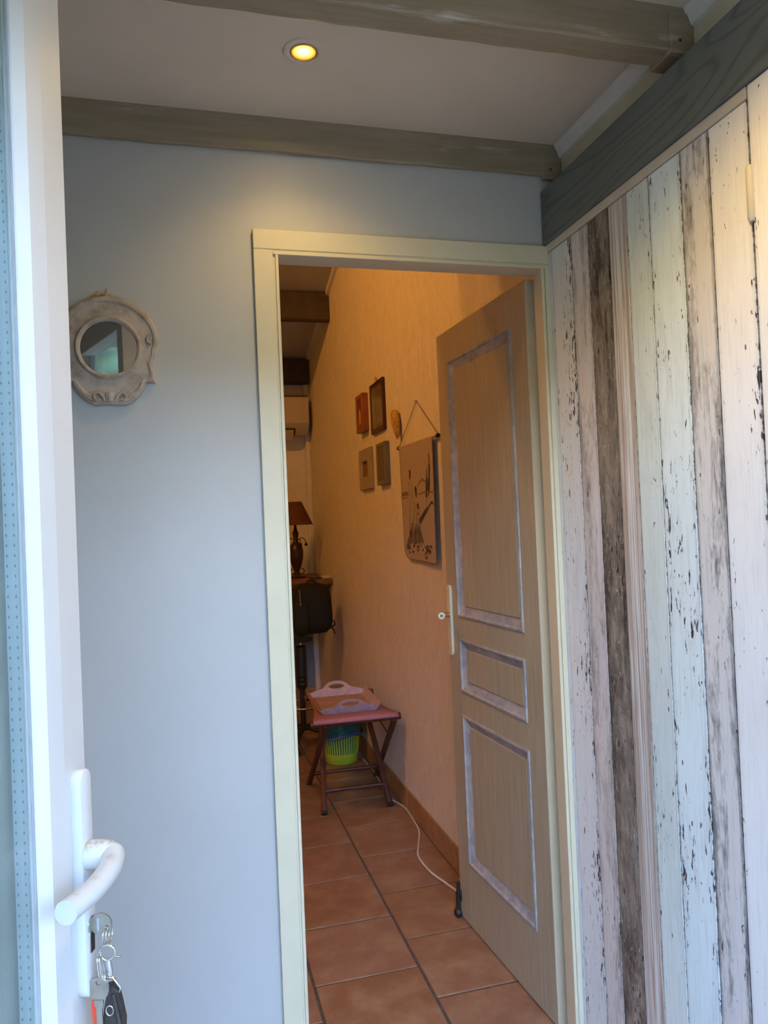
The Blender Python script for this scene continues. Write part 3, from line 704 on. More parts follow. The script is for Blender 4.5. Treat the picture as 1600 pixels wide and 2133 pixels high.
b = bmesh.new(); plate_hole(b, disc_pts((0.0265, 0.8780), 0.0122), disc_pts((0.0272, 0.8850), 0.0026), PC-0.0085, PC-0.0065); fin('bow', b, M['nickel'], k2)
b = bmesh.new(); prism(b, [(-0.0222, 0.8675), (-0.0318, 0.8675), (-0.0322, 0.862), (-0.0306, 0.857), (-0.0312, 0.800), (-0.0236, 0.800), (-0.0243, 0.857), (-0.0222, 0.862)], PC-0.0085, PC-0.0065, 'x'); fin('blade', b, M['nickel'], k2)
for dn in (-0.0012, 0.0012):
    b = bmesh.new(); tube(b, [W1(PC-0.0075+0.0045*math.cos(a)+0.003, 0.0292+dn-0.002*math.sin(a), 0.8975+0.0135*math.sin(a)) for a in [2*math.pi*i/20 for i in range(20)]], 0.0007, 7, True); fin('link_ring', b, M['chrome'], k2, 60)

# ================================================================== MIRROR on the blue-grey wall
mr = empty('wall_mirror', (-0.1525, YB0, 1.7985)); tag(mr, 'small round mirror in a carved whitewashed wooden frame on the blue grey wall', 'mirror')
half = [(0.0, 0.1168), (0.0292, 0.1129), (0.0573, 0.1009), (0.0815, 0.0825), (0.0979, 0.0588), (0.1058, 0.0346), (0.1056, 0.0144), (0.0996, -0.004), (0.0985, -0.0182), (0.0923, -0.0304), (0.0927, -0.0446), (0.0967, -0.0567), (0.0973, -0.0769), (0.0777, -0.0770), (0.0735, -0.0892), (0.0614, -0.1073), (0.0457, -0.1214), (0.0304, -0.1274), (0.0116, -0.1268), (0.0, -0.1262)]
outl = []
for k in range(len(half)-1):
    a, c = half[k], half[k+1]
    for q in range(3): outl.append((a[0]+(c[0]-a[0])*q/3, a[1]+(c[1]-a[1])*q/3))
outl.append(half[-1])
outl = outl + [(-x, z) for x, z in reversed(outl[1:-1])]
RM = 0.0605
def inner(r): return [(r*x/math.hypot(x, z), r*z/math.hypot(x, z)) for x, z in outl]
def lerp(A, B, f): return [(a[0]+(c[0]-a[0])*f, a[1]+(c[1]-a[1])*f) for a, c in zip(A, B)]
t = bmesh.new()
I0 = inner(RM); I1 = inner(RM+0.0095)
seq = [(outl, 0.0), (outl, -0.011), (lerp(outl, I1, 0.10), -0.0150), (lerp(outl, I1, 0.24), -0.0150), (lerp(outl, I1, 0.30), -0.0120), (lerp(outl, I1, 0.62), -0.0125), (lerp(outl, I1, 0.97), -0.0135), (I1, -0.0175), (inner(RM+0.006), -0.0205), (inner(RM+0.002), -0.0190), (I0, -0.0150), (I0, -0.004)]
R = [[t.verts.new((x, y, z)) for x, z in L] for L, y in seq]
n = len(outl)
for A, B in zip(R[:-1], R[1:]):
    for i in range(n): t.faces.new((A[i], A[(i+1) % n], B[(i+1) % n], B[i]))
fin('frame', t, M['mframe'], mr, 38)
b = bmesh.new(); lathe(b, [(0, -0.001), (RM+0.001, -0.001), (RM+0.001, 0.003), (0, 0.003)], (0, 0, 0), 48, 'y'); mg = fin('mirror_glass', b, M['mirror'], mr, None, (0, -0.0062, 0)); mg.rotation_euler = (math.radians(2.6), 0, 0)
b = bmesh.new()
for sgn in (1, -1):
    tube(b, spline([(sgn*0.012, -0.0145, -0.119), (sgn*0.016, -0.016, -0.108), (sgn*0.026, -0.0165, -0.101), (sgn*0.034, -0.016, -0.108), (sgn*0.030, -0.016, -0.117), (sgn*0.022, -0.0155, -0.115)], 5), 0.0035, 8)
    tube(b, [(sgn*0.030, -0.015, -0.118), (sgn*0.044, -0.0145, -0.116)], [0.0035, 0.0015], 8)
    tube(b, spline([(sgn*0.091, -0.0145, 0.030), (sgn*0.084, -0.0150, 0.026), (sgn*0.083, -0.015, 0.015), (sgn*0.091, -0.0145, 0.010)], 5), 0.0026, 8)
    tube(b, [(sgn*0.083, -0.0140, -0.030), (sgn*0.089, -0.0140, -0.052), (sgn*0.091, -0.014, -0.068), (sgn*0.071, -0.014, -0.068), (sgn*0.066, -0.0145, -0.086), (sgn*0.050, -0.0145, -0.108)], 0.0020, 6)
box(b, (-0.010, -0.0165, -0.122), (0.010, -0.0115, -0.098), 0.002); box(b, (-0.004, -0.0185, -0.120), (0.004, -0.0115, -0.100), 0.002)
fin('carving', b, M['mframe'], mr, 45)
b = bmesh.new()
tube(b, [(-0.036, -0.004, 0.113), (-0.026, -0.006, 0.119), (-0.018, -0.005, 0.116), (-0.010, -0.006, 0.121), (0.002, -0.005, 0.117)], 0.0018, 6)
tube(b, [(-0.024, -0.005, 0.117), (-0.018, -0.007, 0.126)], 0.0015, 6); tube(b, [(-0.004, -0.005, 0.117), (0.000, -0.007, 0.133)], 0.0017, 6); tube(b, [(0.004, -0.005, 0.116), (0.006, -0.006, 0.122)], 0.0015, 6)
fin('cord_knot', b, M['gourd'], mr, 60)

# ================================================================== PICTURES on the far room's wall
def picture(name, y0, y1, z0, z1, xf, bw, mat, label, arm=None, inset=0.004, artmat=None, matb=None, cat='picture'):
    r = empty(name, (XR, (y0+y1)/2, z0)); tag(r, label, cat, 'framed pictures on the far room wall')
    w, h, d = y1-y0, z1-z0, XR-xf
    def part(nm, bm, m): return fin(nm, bm, m, r)
    b = bmesh.new()
    box(b, (-d, -w/2, 0), (0, -w/2+bw, h), 0.002); box(b, (-d, w/2-bw, 0), (0, w/2, h), 0.002)
    box(b, (-d, -w/2+bw, 0), (0, w/2-bw, bw), 0.002); box(b, (-d, -w/2+bw, h-bw), (0, w/2-bw, h), 0.002)
    part('frame', b, mat)
    b = bmesh.new(); box(b, (-d+inset, -w/2+bw-0.001, bw-0.001), (-0.001, w/2-bw+0.001, h-bw+0.001)); art = part('picture_print', b, artmat)
    return r, art, w, h, d
def art_mat(name, a, c, sc=18, seed=0):
    g = G(name); n = g.noise(g.coord((1, sc, sc*0.5), (seed, seed, seed)), 1, 4)
    g.setb('Base Color', g.mix(g.ramp(n, 0.4, 0.6), c4(a), c4(c))); g.setb('Roughness', 0.6); return g.m
r, art, w, h, d = picture('framed_picture', 3.935, 4.095, 1.898, 2.106, 0.950, 0.026, M['fr_red'], 'small orange brown wooden frame with a pale figure, upper left on the wall', artmat=art_mat('rust_print', (0.16, 0.03, 0.012), (0.28, 0.07, 0.02)))
b = bmesh.new(); prism(b, [(-0.022, 0.045), (0.020, 0.04), (0.026, 0.09), (0.012, 0.125), (-0.010, 0.13), (-0.024, 0.09)], -d+0.0035, -d+0.0045, 'x'); fin('painted_figure', b, M['gourd'], art)
r, art, w, h, d = picture('framed_picture', 3.572, 3.832, 1.858, 2.119, 0.968, 0.022, M['fr_dark'], 'dark mahogany framed picture behind glass, largest of the four frames', artmat=art_mat('sepia_landscape', (0.10, 0.075, 0.045), (0.22, 0.16, 0.09), 8, 4))
art.data.materials[0].node_tree.nodes['Principled BSDF'].inputs['Roughness'].default_value = 0.12
b = bmesh.new(); tube(b, [(-0.006, 0.02, h), (-0.010, 0.022, h+0.018), (-0.006, 0.030, h+0.030)], [0.006, 0.008, 0.004], 8); fin('hanging_tab', b, M['gourd'], r, 60)
r, art, w, h, d = picture('framed_picture', 3.868, 4.136, 1.578, 1.803, 0.965, 0.070, M['fr_grey'], 'wide linen grey frame round a tiny brown picture, lower left of the four', inset=0.010, artmat=art_mat('russet_print', (0.14, 0.035, 0.02), (0.30, 0.13, 0.07), 40, 2))
b = bmesh.new(); box(b, (-d-0.0015, w/2-0.070, 0.068), (-d+0.002, w/2-0.066, h-0.068)); fin('gilt_edge', b, M['casing'], r)
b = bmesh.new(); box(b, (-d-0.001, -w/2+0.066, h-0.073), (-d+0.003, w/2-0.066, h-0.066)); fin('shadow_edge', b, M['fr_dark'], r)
r, art, w, h, d = picture('framed_picture', 3.537, 3.709, 1.582, 1.794, 0.958, 0.020, M['fr_green'], 'narrow olive grey framed panel below the mahogany frame', inset=0.003, artmat=art_mat('olive_streaks', (0.09, 0.075, 0.05), (0.15, 0.13, 0.09), 60, 6))
gd = empty('loofah_ornament', (0.963, 3.333, 1.79)); tag(gd, 'yellow dried loofah hanging on the wall between frames and hanging cloth', 'ornament')
b = bmesh.new(); R_ = random.Random(3)
lathe(b, [(0, -0.008), (0.012, -0.004), (0.020, 0.012), (0.031, 0.050), (0.034, 0.078), (0.030, 0.104), (0.026, 0.118), (0.018, 0.124), (0, 0.125)], n=18)
for v in b.verts:
    v.co.y = v.co.y + (v.co.z-0.06)*0.28; v.co.x *= 0.60
    v.co += Vector((R_.uniform(-.0015, .0015), R_.uniform(-.002, .002), R_.uniform(-.002, .002)))
fin('gourd_body', b, M['gourd'], gd, 60)
b = bmesh.new(); tube(b, [(0.0, -0.012, -0.006), (0.0, -0.017, -0.014)], [0.004, 0.0025], 6); fin('stem', b, M['woodred'], gd)

# hanging cloth with ink drawing
hg = empty('wall_hanging', (0.974, 3.05, 1.726)); tag(hg, 'beige cloth wall hanging with ink drawing of two figures, beside the open door', 'wall hanging')
HM = Matrix.Translation((-0.974, -3.05, -1.726))
def hpart(nm, bm, m, sm=None, par=hg): o = fin(nm, bm, m, par, sm); o.matrix_parent_inverse = HM if par is hg else Matrix.Identity(4); return o
b = bmesh.new(); tube(b, [(0.970, 3.325, 1.732), (0.970, 2.768, 1.722)], 0.0065, 12); hpart('rod', b, M['traywood'], 60)
for y, z in ((3.325, 1.732), (2.768, 1.722)):
    b = bmesh.new(); lathe(b, [(0, -0.007), (0.009, -0.006), (0.010, 0.0), (0.009, 0.006), (0, 0.007)], (0.970, y, z), 12, 'y'); hpart('rod_cap', b, M['black'], 50)
b = bmesh.new(); tube(b, [(0.972, 3.322, 1.736), (0.981, 3.062, 1.909), (0.972, 2.772, 1.727)], 0.0016, 6); hpart('hanging_string', b, M['inkmid'])
b = bmesh.new(); tube(b, [(0.984, 3.06, 1.909), (0.976, 3.062, 1.911)], 0.0025, 8); box(b, (0.976, 3.06, 1.909), (0.979, 3.085, 1.912)); hpart('wall_hook', b, M['brass'])
# cloth: grid with rounded bottom corner and gentle curl
b = bmesh.new(); NY, NZ = 14, 26; gr = []
def cloth_pt(u, v):   # u 0..1 from far (left) to near, v 0..1 down
    yl = 3.296 - 0.018*v; yr = 2.822 + 0.008*v
    zb = 1.222 - 0.008*u; zt = 1.735 - 0.011*u
    y = yl + (yr-yl)*u; z = zt + (zb-zt)*v
    if v > 0.9 and u < 0.12: 
        k = ((v-0.9)/0.1)**2*(1-u/0.12); y -= 0.040*k; z += 0.004*k
    x = 0.9640 + 0.0015*math.sin(u*6) + 0.004*v*math.sin(u*3.1+0.4) 
    return x, y, z
for i in range(NY+1): gr.append([[b.verts.new((cloth_pt(i/NY, j/NZ)[0]+o, *cloth_pt(i/NY, j/NZ)[1:])) for j in range(NZ+1)] for o in (0.0, 0.002)])
for i in range(NY):
    for j in range(NZ):
        for o in (0, 1): b.faces.new((gr[i][o][j], gr[i+1][o][j], gr[i+1][o][j+1], gr[i][o][j+1]))
def rim(seq):
    for A, B in zip(seq[:-1], seq[1:]): b.faces.new((gr[A[0]][0][A[1]], gr[B[0]][0][B[1]], gr[B[0]][1][B[1]], gr[A[0]][1][A[1]]))
rim([(0, j) for j in range(NZ+1)]); rim([(NY, j) for j in range(NZ+1)]); rim([(i, 0) for i in range(NY+1)]); rim([(i, NZ) for i in range(NY+1)])
cl = hpart('cloth', b, M['cloth'], 60)
edge = [cloth_pt(0, j/NZ) for j in range(NZ+1)] + [cloth_pt(i/NY, 1) for i in range(1, NY+1)] + [cloth_pt(1, j/NZ) for j in range(NZ-1, -1, -1)]
b = bmesh.new(); tube(b, [(x+0.0005, y, z) for x, y, z in edge], 0.0020, 6); hpart('hem', b, M['inkmid'])
def stroke(bm, pts, wid):
    """flat ink stroke lying on the cloth"""
    wid = wid if isinstance(wid, (list, tuple)) else [wid]*len(pts)
    P = spline([(0, y, z) for y, z in pts], 5); n = len(P); Wd = [wid[min(int(k*(len(wid)-1)/(n-1)+0.5), len(wid)-1)] for k in range(n)]
    vs = []
    for k, p in enumerate(P):
        d = (P[min(k+1, n-1)] - P[max(k-1, 0)]); d = Vector((0, d.y, d.z)).normalized(); q = Vector((0, -d.z, d.y))*Wd[k]*1.35
        row = []
        for sg in (1, -1):
            y, z = p.y + sg*q.y, p.z + sg*q.z
            u = (3.29-y)/(3.29-2.826); v = (1.73-z)/(1.73-1.22)
            x = cloth_pt(min(max(u, 0), 1), min(max(v, 0), 1))[0]
            row.append(bm.verts.new((x-0.0006, y, z)))
        vs.append(row)
    for A, B in zip(vs[:-1], vs[1:]): bm.faces.new((A[0], A[1], B[1], B[0]))
b = bmesh.new()
stroke(b, [(3.163, 1.617), (3.152, 1.604), (3.156, 1.588), (3.163, 1.575)], [0.004, 0.009, 0.008, 0.003])
stroke(b, [(3.073, 1.541), (3.076, 1.528), (3.073, 1.508), (3.066, 1.490)], [0.005, 0.012, 0.009, 0.003])
stroke(b, [(3.066, 1.462), (3.055, 1.452), (3.046, 1.442)], [0.004, 0.010, 0.005]); stroke(b, [(3.064, 1.425), (3.055, 1.416)], [0.004, 0.006])
stroke(b, [(3.035, 1.386), (2.995, 1.404), (2.950, 1.424), (2.905, 1.440)], [0.010, 0.009, 0.008, 0.005]); stroke(b, [(2.905, 1.440), (2.870, 1.458), (2.850, 1.462), (2.838, 1.452)], [0.004, 0.004, 0.004, 0.003])
stroke(b, [(2.869, 1.672), (2.868, 1.640), (2.872, 1.590), (2.885, 1.530), (2.897, 1.488)], [0.001, 0.004, 0.007, 0.010, 0.004])
stroke(b, [(2.903, 1.615), (2.905, 1.580), (2.912, 1.540), (2.920, 1.500), (2.919, 1.478)], [0.001, 0.004, 0.009, 0.008, 0.003])
R_ = random.Random(11)
for k in range(15):
    y = 3.235 - 0.235*k/14; yt = 3.165 - 0.120*k/14
    stroke(b, [(yt, 1.375+R_.uniform(-.02, .03)), ((y+yt)/2+R_.uniform(-.004, .004), 1.325), (y, 1.278+R_.uniform(0, .02))], [0.0012, 0.0028, R_.uniform(.002, .006)])
for yc, zc, r in ((3.232, 1.276, 0.012), (2.938, 1.272, 0.012), (2.962, 1.243, 0.012), (3.085, 1.270, 0.010)):
    stroke(b, [(yc+r*1.5*math.cos(a), zc+r*math.sin(a)) for a in [2*math.pi*i/8 for i in range(9)]], 0.0026)
for k in range(20): 
    y, z = R_.uniform(2.87, 3.24), 1.268 + R_.uniform(-0.022, 0.016); stroke(b, [(y+.010, z), (y, z+R_.uniform(-.004, .004)), (y-.010, z-.002)], R_.uniform(.002, .005))
o = hpart('ink_drawing', b, M['ink'], None, cl); o['kind'] = 'stuff'; o['label'] = 'brown ink drawing'
b = bmesh.new()
stroke(b, [(3.286, 1.512), (3.240, 1.516), (3.190, 1.513)], 0.007); stroke(b, [(3.286, 1.496), (3.200, 1.498)], 0.002); stroke(b, [(3.03, 1.501), (2.97, 1.507), (2.90, 1.506), (2.835, 1.502)], 0.0025)
stroke(b, [(3.04, 1.540), (3.00, 1.556), (2.965, 1.562), (2.93, 1.548)], 0.0035)
for pts in ([(3.168, 1.568), (3.178, 1.545), (3.170, 1.52), (3.158, 1.495)], [(3.142, 1.565), (3.128, 1.54), (3.126, 1.51), (3.140, 1.49)], [(3.172, 1.486), (3.176, 1.45), (3.180, 1.41), (3.200, 1.33), (3.236, 1.28)], [(3.130, 1.486), (3.118, 1.45), (3.122, 1.41), (3.150, 1.37)],
            [(3.088, 1.470), (3.092, 1.44), (3.085, 1.40), (3.110, 1.34), (3.120, 1.29)], [(3.045, 1.470), (3.036, 1.44), (3.038, 1.40), (3.030, 1.36), (3.00, 1.31), (2.985, 1.285)], [(2.920, 1.478), (2.925, 1.45), (2.920, 1.43)]):
    stroke(b, pts, 0.0024)
o = hpart('ink_wash', b, M['inkmid'], None, cl); o['kind'] = 'stuff'; o['label'] = 'faint brown ink lines'

# ================================================================== TRAY STAND, TRAY, BASKET, CABLE
st = empty('folding_tray_stand', (0.76, 3.78, 0)); tag(st, 'folding red brown wooden stand with a pink canvas top by the wall', 'tray stand')
SM = Matrix.Translation((-0.76, -3.78, 0))
def sp_(nm, bm, m, sm=None, par=None): o = fin(nm, bm, m, par or st, sm); o.matrix_parent_inverse = SM if par is None else Matrix.Identity(4); return o
def leg(bm, a, c, w=0.026, d=0.020):
    a, c = Vector(a), Vector(c); ax = (c-a).normalized(); s = Vector((1, 0, 0)); s = (s-ax*s.dot(ax)).normalized(); q = ax.cross(s)
    t = bmesh.new(); V8 = [[t.verts.new(p + s*w/2*i + q*d/2*j) for i, j in ((-1, -1), (1, -1), (1, 1), (-1, 1))] for p in (a, c)]
    t.faces.new(V8[0]); t.faces.new(V8[1][::-1])
    for i in range(4): t.faces.new((V8[0][i], V8[0][(i+1) % 4], V8[1][(i+1) % 4], V8[1][i]))
    bmesh.ops.bevel(t, geom=t.edges[:], offset=0.004, segments=2, affect='EDGES', profile=0.5)
    merge(bm, t)
legs = [((0.590, 3.560, 0.006), (0.672, 4.020, 0.440)), ((0.917, 3.552, 0.006), (0.905, 4.020, 0.440)),
        ((0.588, 4.012, 0.006), (0.604, 3.500, 0.440)), ((0.958, 4.005, 0.006), (0.938, 3.490, 0.440))]
for a, c in legs: 
    b = bmesh.new(); leg(b, a, c); lg = sp_('leg', b, M['woodred'], 50)
    b = bmesh.new(); d_ = (Vector(c)-Vector(a)).normalized(); leg(b, Vector(a)-d_*0.006+Vector((0, 0, 0.003)), Vector(a)+d_*0.010, 0.0285, 0.0225); fin('rubber_tip', b, M['black'], lg)
for p, q in (((0.612, 3.640, 0.085), (0.912, 3.632, 0.085)), ((0.595, 3.918, 0.085), (0.953, 3.912, 0.085))):
    b = bmesh.new(); tube(b, [p, q], 0.010, 12); sp_('stretcher', b, M['woodred'], 60)
FR0, FR1 = ((0.528, 3.480, 0.458), (0.962, 3.468, 0.458)); BR0, BR1 = ((0.585, 4.040, 0.458), (0.966, 4.030, 0.458))
for p, q in ((FR0, FR1), (BR0, BR1)):
    b = bmesh.new(); tube(b, [p, q], [0.0165, 0.0165], 14); rl = sp_('rail', b, M['woodred'], 50)
# canvas: wraps over both rails and sags between
b = bmesh.new(); prev = None; U = 22
secs = []
for k in range(U+1):
    f = k/U
    p = Vector(FR0).lerp(Vector(BR0), f); q = Vector(FR1).lerp(Vector(BR1), f)
    p.x += 0.012; q.x -= 0.014
    sag = -0.016*math.sin(math.pi*f); nar = 0.020*math.sin(math.pi*f)
    secs.append((Vector((p.x+nar, p.y, 0.4765+sag)), Vector((q.x-nar, q.y, 0.4765+sag))))
wrap = lambda p, q, s: [(Vector((p.x+0.012*0, p.y+s*0.0190*math.sin(a), 0.458+0.0187*math.cos(a))), Vector((q.x, q.y+s*0.0190*math.sin(a), 0.458+0.0187*math.cos(a)))) for a in (1.45, 1.1, 0.7, 0.35)]
F0 = wrap(secs[0][0], secs[0][1], -1); B0 = wrap(secs[-1][0], secs[-1][1], 1)
allsec = F0 + secs + B0[::-1]
rows = []
for p, q in allsec:
    rows.append([b.verts.new(p.lerp(q, j/10)) for j in range(11)])
for A, B in zip(rows[:-1], rows[1:]):
    for j in range(10): b.faces.new((A[j], A[j+1], B[j+1], B[j]))
cv = sp_('canvas_top', b, M['pinkcloth'], 60); md = cv.modifiers.new('thick', 'SOLIDIFY'); md.thickness = 0.002; md.offset = 1
b = bmesh.new(); tube(b, [F0[0][0]+Vector((0, -0.0008, 0.001)), F0[0][1]+Vector((0, -0.0008, 0.001))], 0.0030, 8); sp_('binding', b, M['pinktrim'])
b = bmesh.new(); tube(b, spline([(0.930, 3.62, 0.345), (0.918, 3.66, 0.375), (0.912, 3.80, 0.405), (0.906, 3.98, 0.425)], 4), 0.003, 6); sp_('webbing_strap', b, M['black'])
# serving tray on the canvas
ty = empty('serving_tray', (0.745, 3.77, 0.468)); ty.rotation_euler = (0, 0, math.radians(-2)); tag(ty, 'pale pink wooden serving tray with two cut out handles on the stand', 'tray')
TW, TD = 0.255, 0.360   # base size
b = bmesh.new(); box(b, (-TW/2, -TD/2, 0.0), (TW/2, TD/2, 0.006)); fin('base', b, M['traybase'], ty)
def end_wall(sg):
    """flared end with a humped top and an oval hand hole"""
    n = 40; out, hol = [], []
    bw, tw, h = TW/2, TW/2+0.030, 0.040
    ol = [(-bw, 0.0), (bw, 0.0), (tw, h)]
    for i in range(1, 16):
        f = i/16; x = tw - 2*tw*f; e = max(0.0, 1-(abs(x)/0.085)**2); ol.append((x, h + 0.036*e*e*(3-2*e)))
    ol.append((-tw, h))
    # resample the outline to n points by angle about the hole centre
    hc = (0.0, 0.050)
    def hit(a):
        dx, dz = math.cos(a), math.sin(a); best = None
        for k in range(len(ol)):
            (x1, z1), (x2, z2) = ol[k], ol[(k+1) % len(ol)]
            ex, ez = x2-x1, z2-z1; det = dx*(-ez) + ex*dz
            if abs(det) < 1e-9: continue
            tt = ((x1-hc[0])*(-ez) + ex*(z1-hc[1]))/det; uu = (dx*(z1-hc[1]) - dz*(x1-hc[0]))/det
            if tt > 0 and -1e-6 <= uu <= 1+1e-6 and (best is None or tt < best): best = tt
        return (hc[0]+dx*best, hc[1]+dz*best)
    angs = sorted([2*math.pi*i/n for i in range(n)] + [math.atan2(p[1]-hc[1], p[0]-hc[0]) % (2*math.pi) for p in ol[:3]+[ol[-1]]])
    out = [hit(a) for a in angs]; hol = [(0.042*math.cos(a)*1.0, hc[1]+0.0115*math.sin(a)) for a in angs]
    t = bmesh.new()
    def P(p, off): return (p[0], sg*(TD/2 + 0.55*p[1] + off), p[1])
    A = [t.verts.new(P(p, 0)) for p in out]; B = [t.verts.new(P(p, 0)) for p in hol]; A2 = [t.verts.new(P(p, .006)) for p in out]; B2 = [t.verts.new(P(p, .006)) for p in hol]; m = len(out)
    for i in range(m):
        j = (i+1) % m
        for q in ((A[i], A[j], B[j], B[i]), (A2[j], A2[i], B2[i], B2[j]), (A[j], A[i], A2[i], A2[j]), (B[i], B[j], B2[j], B2[i])):
            try: t.faces.new(q)
            except ValueError: pass
    bmesh.ops.remove_doubles(t, verts=t.verts, dist=1e-6)
    return t
for sg in (-1, 1): fin('handle_end', end_wall(sg), M['traywood'], ty)
for sg in (-1, 1):
    b = bmesh.new(); t = bmesh.new()
    for o in (0, 0.006):
        pass
    q = [(-TD/2, 0.0), (TD/2, 0.0), (TD/2+0.018, 0.036), (-TD/2-0.018, 0.036)]
    A = [t.verts.new((sg*(TW/2+0.75*z), y, z)) for y, z in q]; B = [t.verts.new((sg*(TW/2+0.75*z+0.006), y, z)) for y, z in q]
    t.faces.new(A); t.faces.new(B[::-1])
    for i in range(4): t.faces.new((A[i], A[(i+1) % 4], B[(i+1) % 4], B[i]))
    merge(b, t); fin('side_wall', b, M['traywood'] if sg > 0 else M['traybase'], ty)
# lime basket
bk = empty('waste_basket', (0.832, 4.335, 0.0)); tag(bk, 'lime green slatted plastic waste basket behind the tray stand', 'waste basket')
b = bmesh.new(); rr = lambda z: 0.094 + 0.11*z
lathe(b, [(0, 0.001), (rr(0)-0.006, 0.001), (rr(0), 0.006), (rr(0.062), 0.062), (rr(0.062)-0.003, 0.062), (rr(0.0)-0.004, 0.008), (0, 0.006)], n=40); fin('bowl', b, M['lime'], bk, 50)
sl = None
for k in range(44):
    a = 2*math.pi*k/44; 
    if sl is None:
        b = bmesh.new(); tube(b, [(rr(0.060)-0.0015, 0, 0.060), (rr(0.185)-0.0015, 0, 0.185)], 0.0044, 6, flat=0.5); sl = fin('slat', b, M['lime'], bk); sl.rotation_euler = (0, 0, a)
    else: cp(sl, bk, rot=(0, 0, a))
b = bmesh.new(); lathe(b, [(rr(0.183)-0.003, 0.183), (rr(0.183), 0.183), (rr(0.27), 0.27), (rr(0.27)+0.005, 0.275), (rr(0.27)-0.002, 0.276), (rr(0.183)-0.003, 0.183)], n=40); fin('rim', b, M['lime'], bk, 50)
ln = empty('bin_liner', (0.832, 4.335, 0.0)); tag(ln, 'blue green plastic bin liner hanging over the rim of the lime basket', 'bin liner')
b = bmesh.new(); rowsb = []; NB = 56
lev = [(0.283, -0.012, 0), (0.285, 0.004, 0), (0.262, 0.009, 0), (0.205, 0.010, 1), (0.158, 0.011, 1)]
for z, o, fl in lev:
    row = []
    for k in range(NB):
        a = 2*math.pi*k/NB; wob = 0.0025*math.sin(a*13)+0.0015*math.sin(a*23+1)
        drop = 0.018*math.sin(a*1.0+2.6) + 0.006*math.sin(a*4+0.5) if fl else 0
        zz = z + drop*(1.0 if fl else 0); r_ = rr(min(zz, 0.275)) + o + wob
        row.append(b.verts.new((r_*math.cos(a), r_*math.sin(a), zz)))
    rowsb.append(row)
for A, B in zip(rowsb[:-1], rowsb[1:]):
    for k in range(NB): b.faces.new((A[k], A[(k+1) % NB], B[(k+1) % NB], B[k]))
fin('liner_skirt', b, M['bag'], ln, 70)
b = bmesh.new(); lathe(b, [(0, 0.009), (rr(0.01)-0.010, 0.010), (rr(0.27)-0.008, 0.272), (rr(0.27)-0.010, 0.272), (rr(0.01)-0.012, 0.012), (0, 0.011)], n=40); fin('liner_bag', b, M['bag'], ln, 70)
b = bmesh.new(); pts = []
for k in range(NB):
    a = 2*math.pi*k/NB; zz = 0.160 + 0.018*math.sin(a+2.6) + 0.006*math.sin(a*4+0.5); r_ = rr(zz) + 0.0125 + 0.0025*math.sin(a*13); pts.append((r_*math.cos(a), r_*math.sin(a), zz))
tube(b, pts, 0.0120, 6, True, 0.8); fin('liner_hem', b, M['bagblue'], ln, 70)
b = bmesh.new(); tube(b, [(r_*1.05*math.cos(a), r_*1.05*math.sin(a), z) for a, z, r_ in ((4.50, 0.186, 0.1225), (4.46, 0.172, 0.1215), (4.62, 0.177, 0.122), (4.80, 0.182, 0.1225))], 0.0030, 6); fin('yellow_mark', b, M['lime'], ln)
# cable
cb = bmesh.new(); pts = [(0.955, 4.30, 0.006), (0.960, 4.05, 0.006), (0.945, 3.80, 0.006), (0.932, 3.66, 0.006), (0.951, 3.585, 0.006), (0.972, 3.50, 0.006), (0.970, 3.377, 0.006), (0.955, 3.214, 0.006), (0.909, 3.075, 0.006), (0.875, 2.966, 0.006), (0.878, 2.829, 0.006), (0.905, 2.715, 0.006), (0.925, 2.630, 0.006), (0.950, 2.50, 0.006), (0.965, 2.3, 0.006)]
tube(cb, spline(pts, 6), 0.0045, 8); o = fin('white_cable', cb, M['cord'], None, 60); tag(o, 'white electric cable snaking over the terracotta tiles behind the door', 'cable')

# ================================================================== FAR END: stool, backpack, desk, lamp, air conditioner
sk = empty('office_stool', (0.672, 4.72, 0)); tag(sk, 'black castored office stool with a chrome foot ring under the backpack', 'stool')
b = bmesh.new(); lathe(b, [(0, 0.360), (0.022, 0.360), (0.0345, 0.375), (0.0355, 0.50), (0.0340, 0.630), (0.020, 0.636), (0, 0.636)], n=20)
for k in range(9): lathe(b, [(0.0335, 0.385+k*0.027), (0.0372, 0.397+k*0.027), (0.0335, 0.409+k*0.027)], n=20)
fin('column_sleeve', b, M['black'], sk, 50)
b = bmesh.new(); lathe(b, [(0, 0.10), (0.018, 0.10), (0.018, 0.37), (0, 0.37)], n=18); fin('gas_column', b, M['black'], sk, 50)
b = bmesh.new(); lathe(b, [(0, 0.636), (0.006, 0.636), (0.006, 0.668), (0, 0.668)], n=12); fin('lift_rod', b, M['chrome'], sk, 50)
b = bmesh.new(); lathe(b, [(0, 0.664), (0.070, 0.664), (0.075, 0.672), (0.072, 0.682), (0, 0.684)], n=28); fin('seat_pad', b, M['blackcloth'], sk, 40)
b = bmesh.new(); tube(b, circle((0, 0, 0.262), 0.120, 40, 'xy'), 0.0065, 10, True); fr_ = fin('foot_ring', b, M['chrome'], sk, 60)
for a in (0.5, 2.6, 4.7):
    b = bmesh.new(); tube(b, [(0.017*math.cos(a), 0.017*math.sin(a), 0.235), (0.119*math.cos(a), 0.119*math.sin(a), 0.262)], 0.005, 8); fin('ring_spoke', b, M['chrome'], fr_)
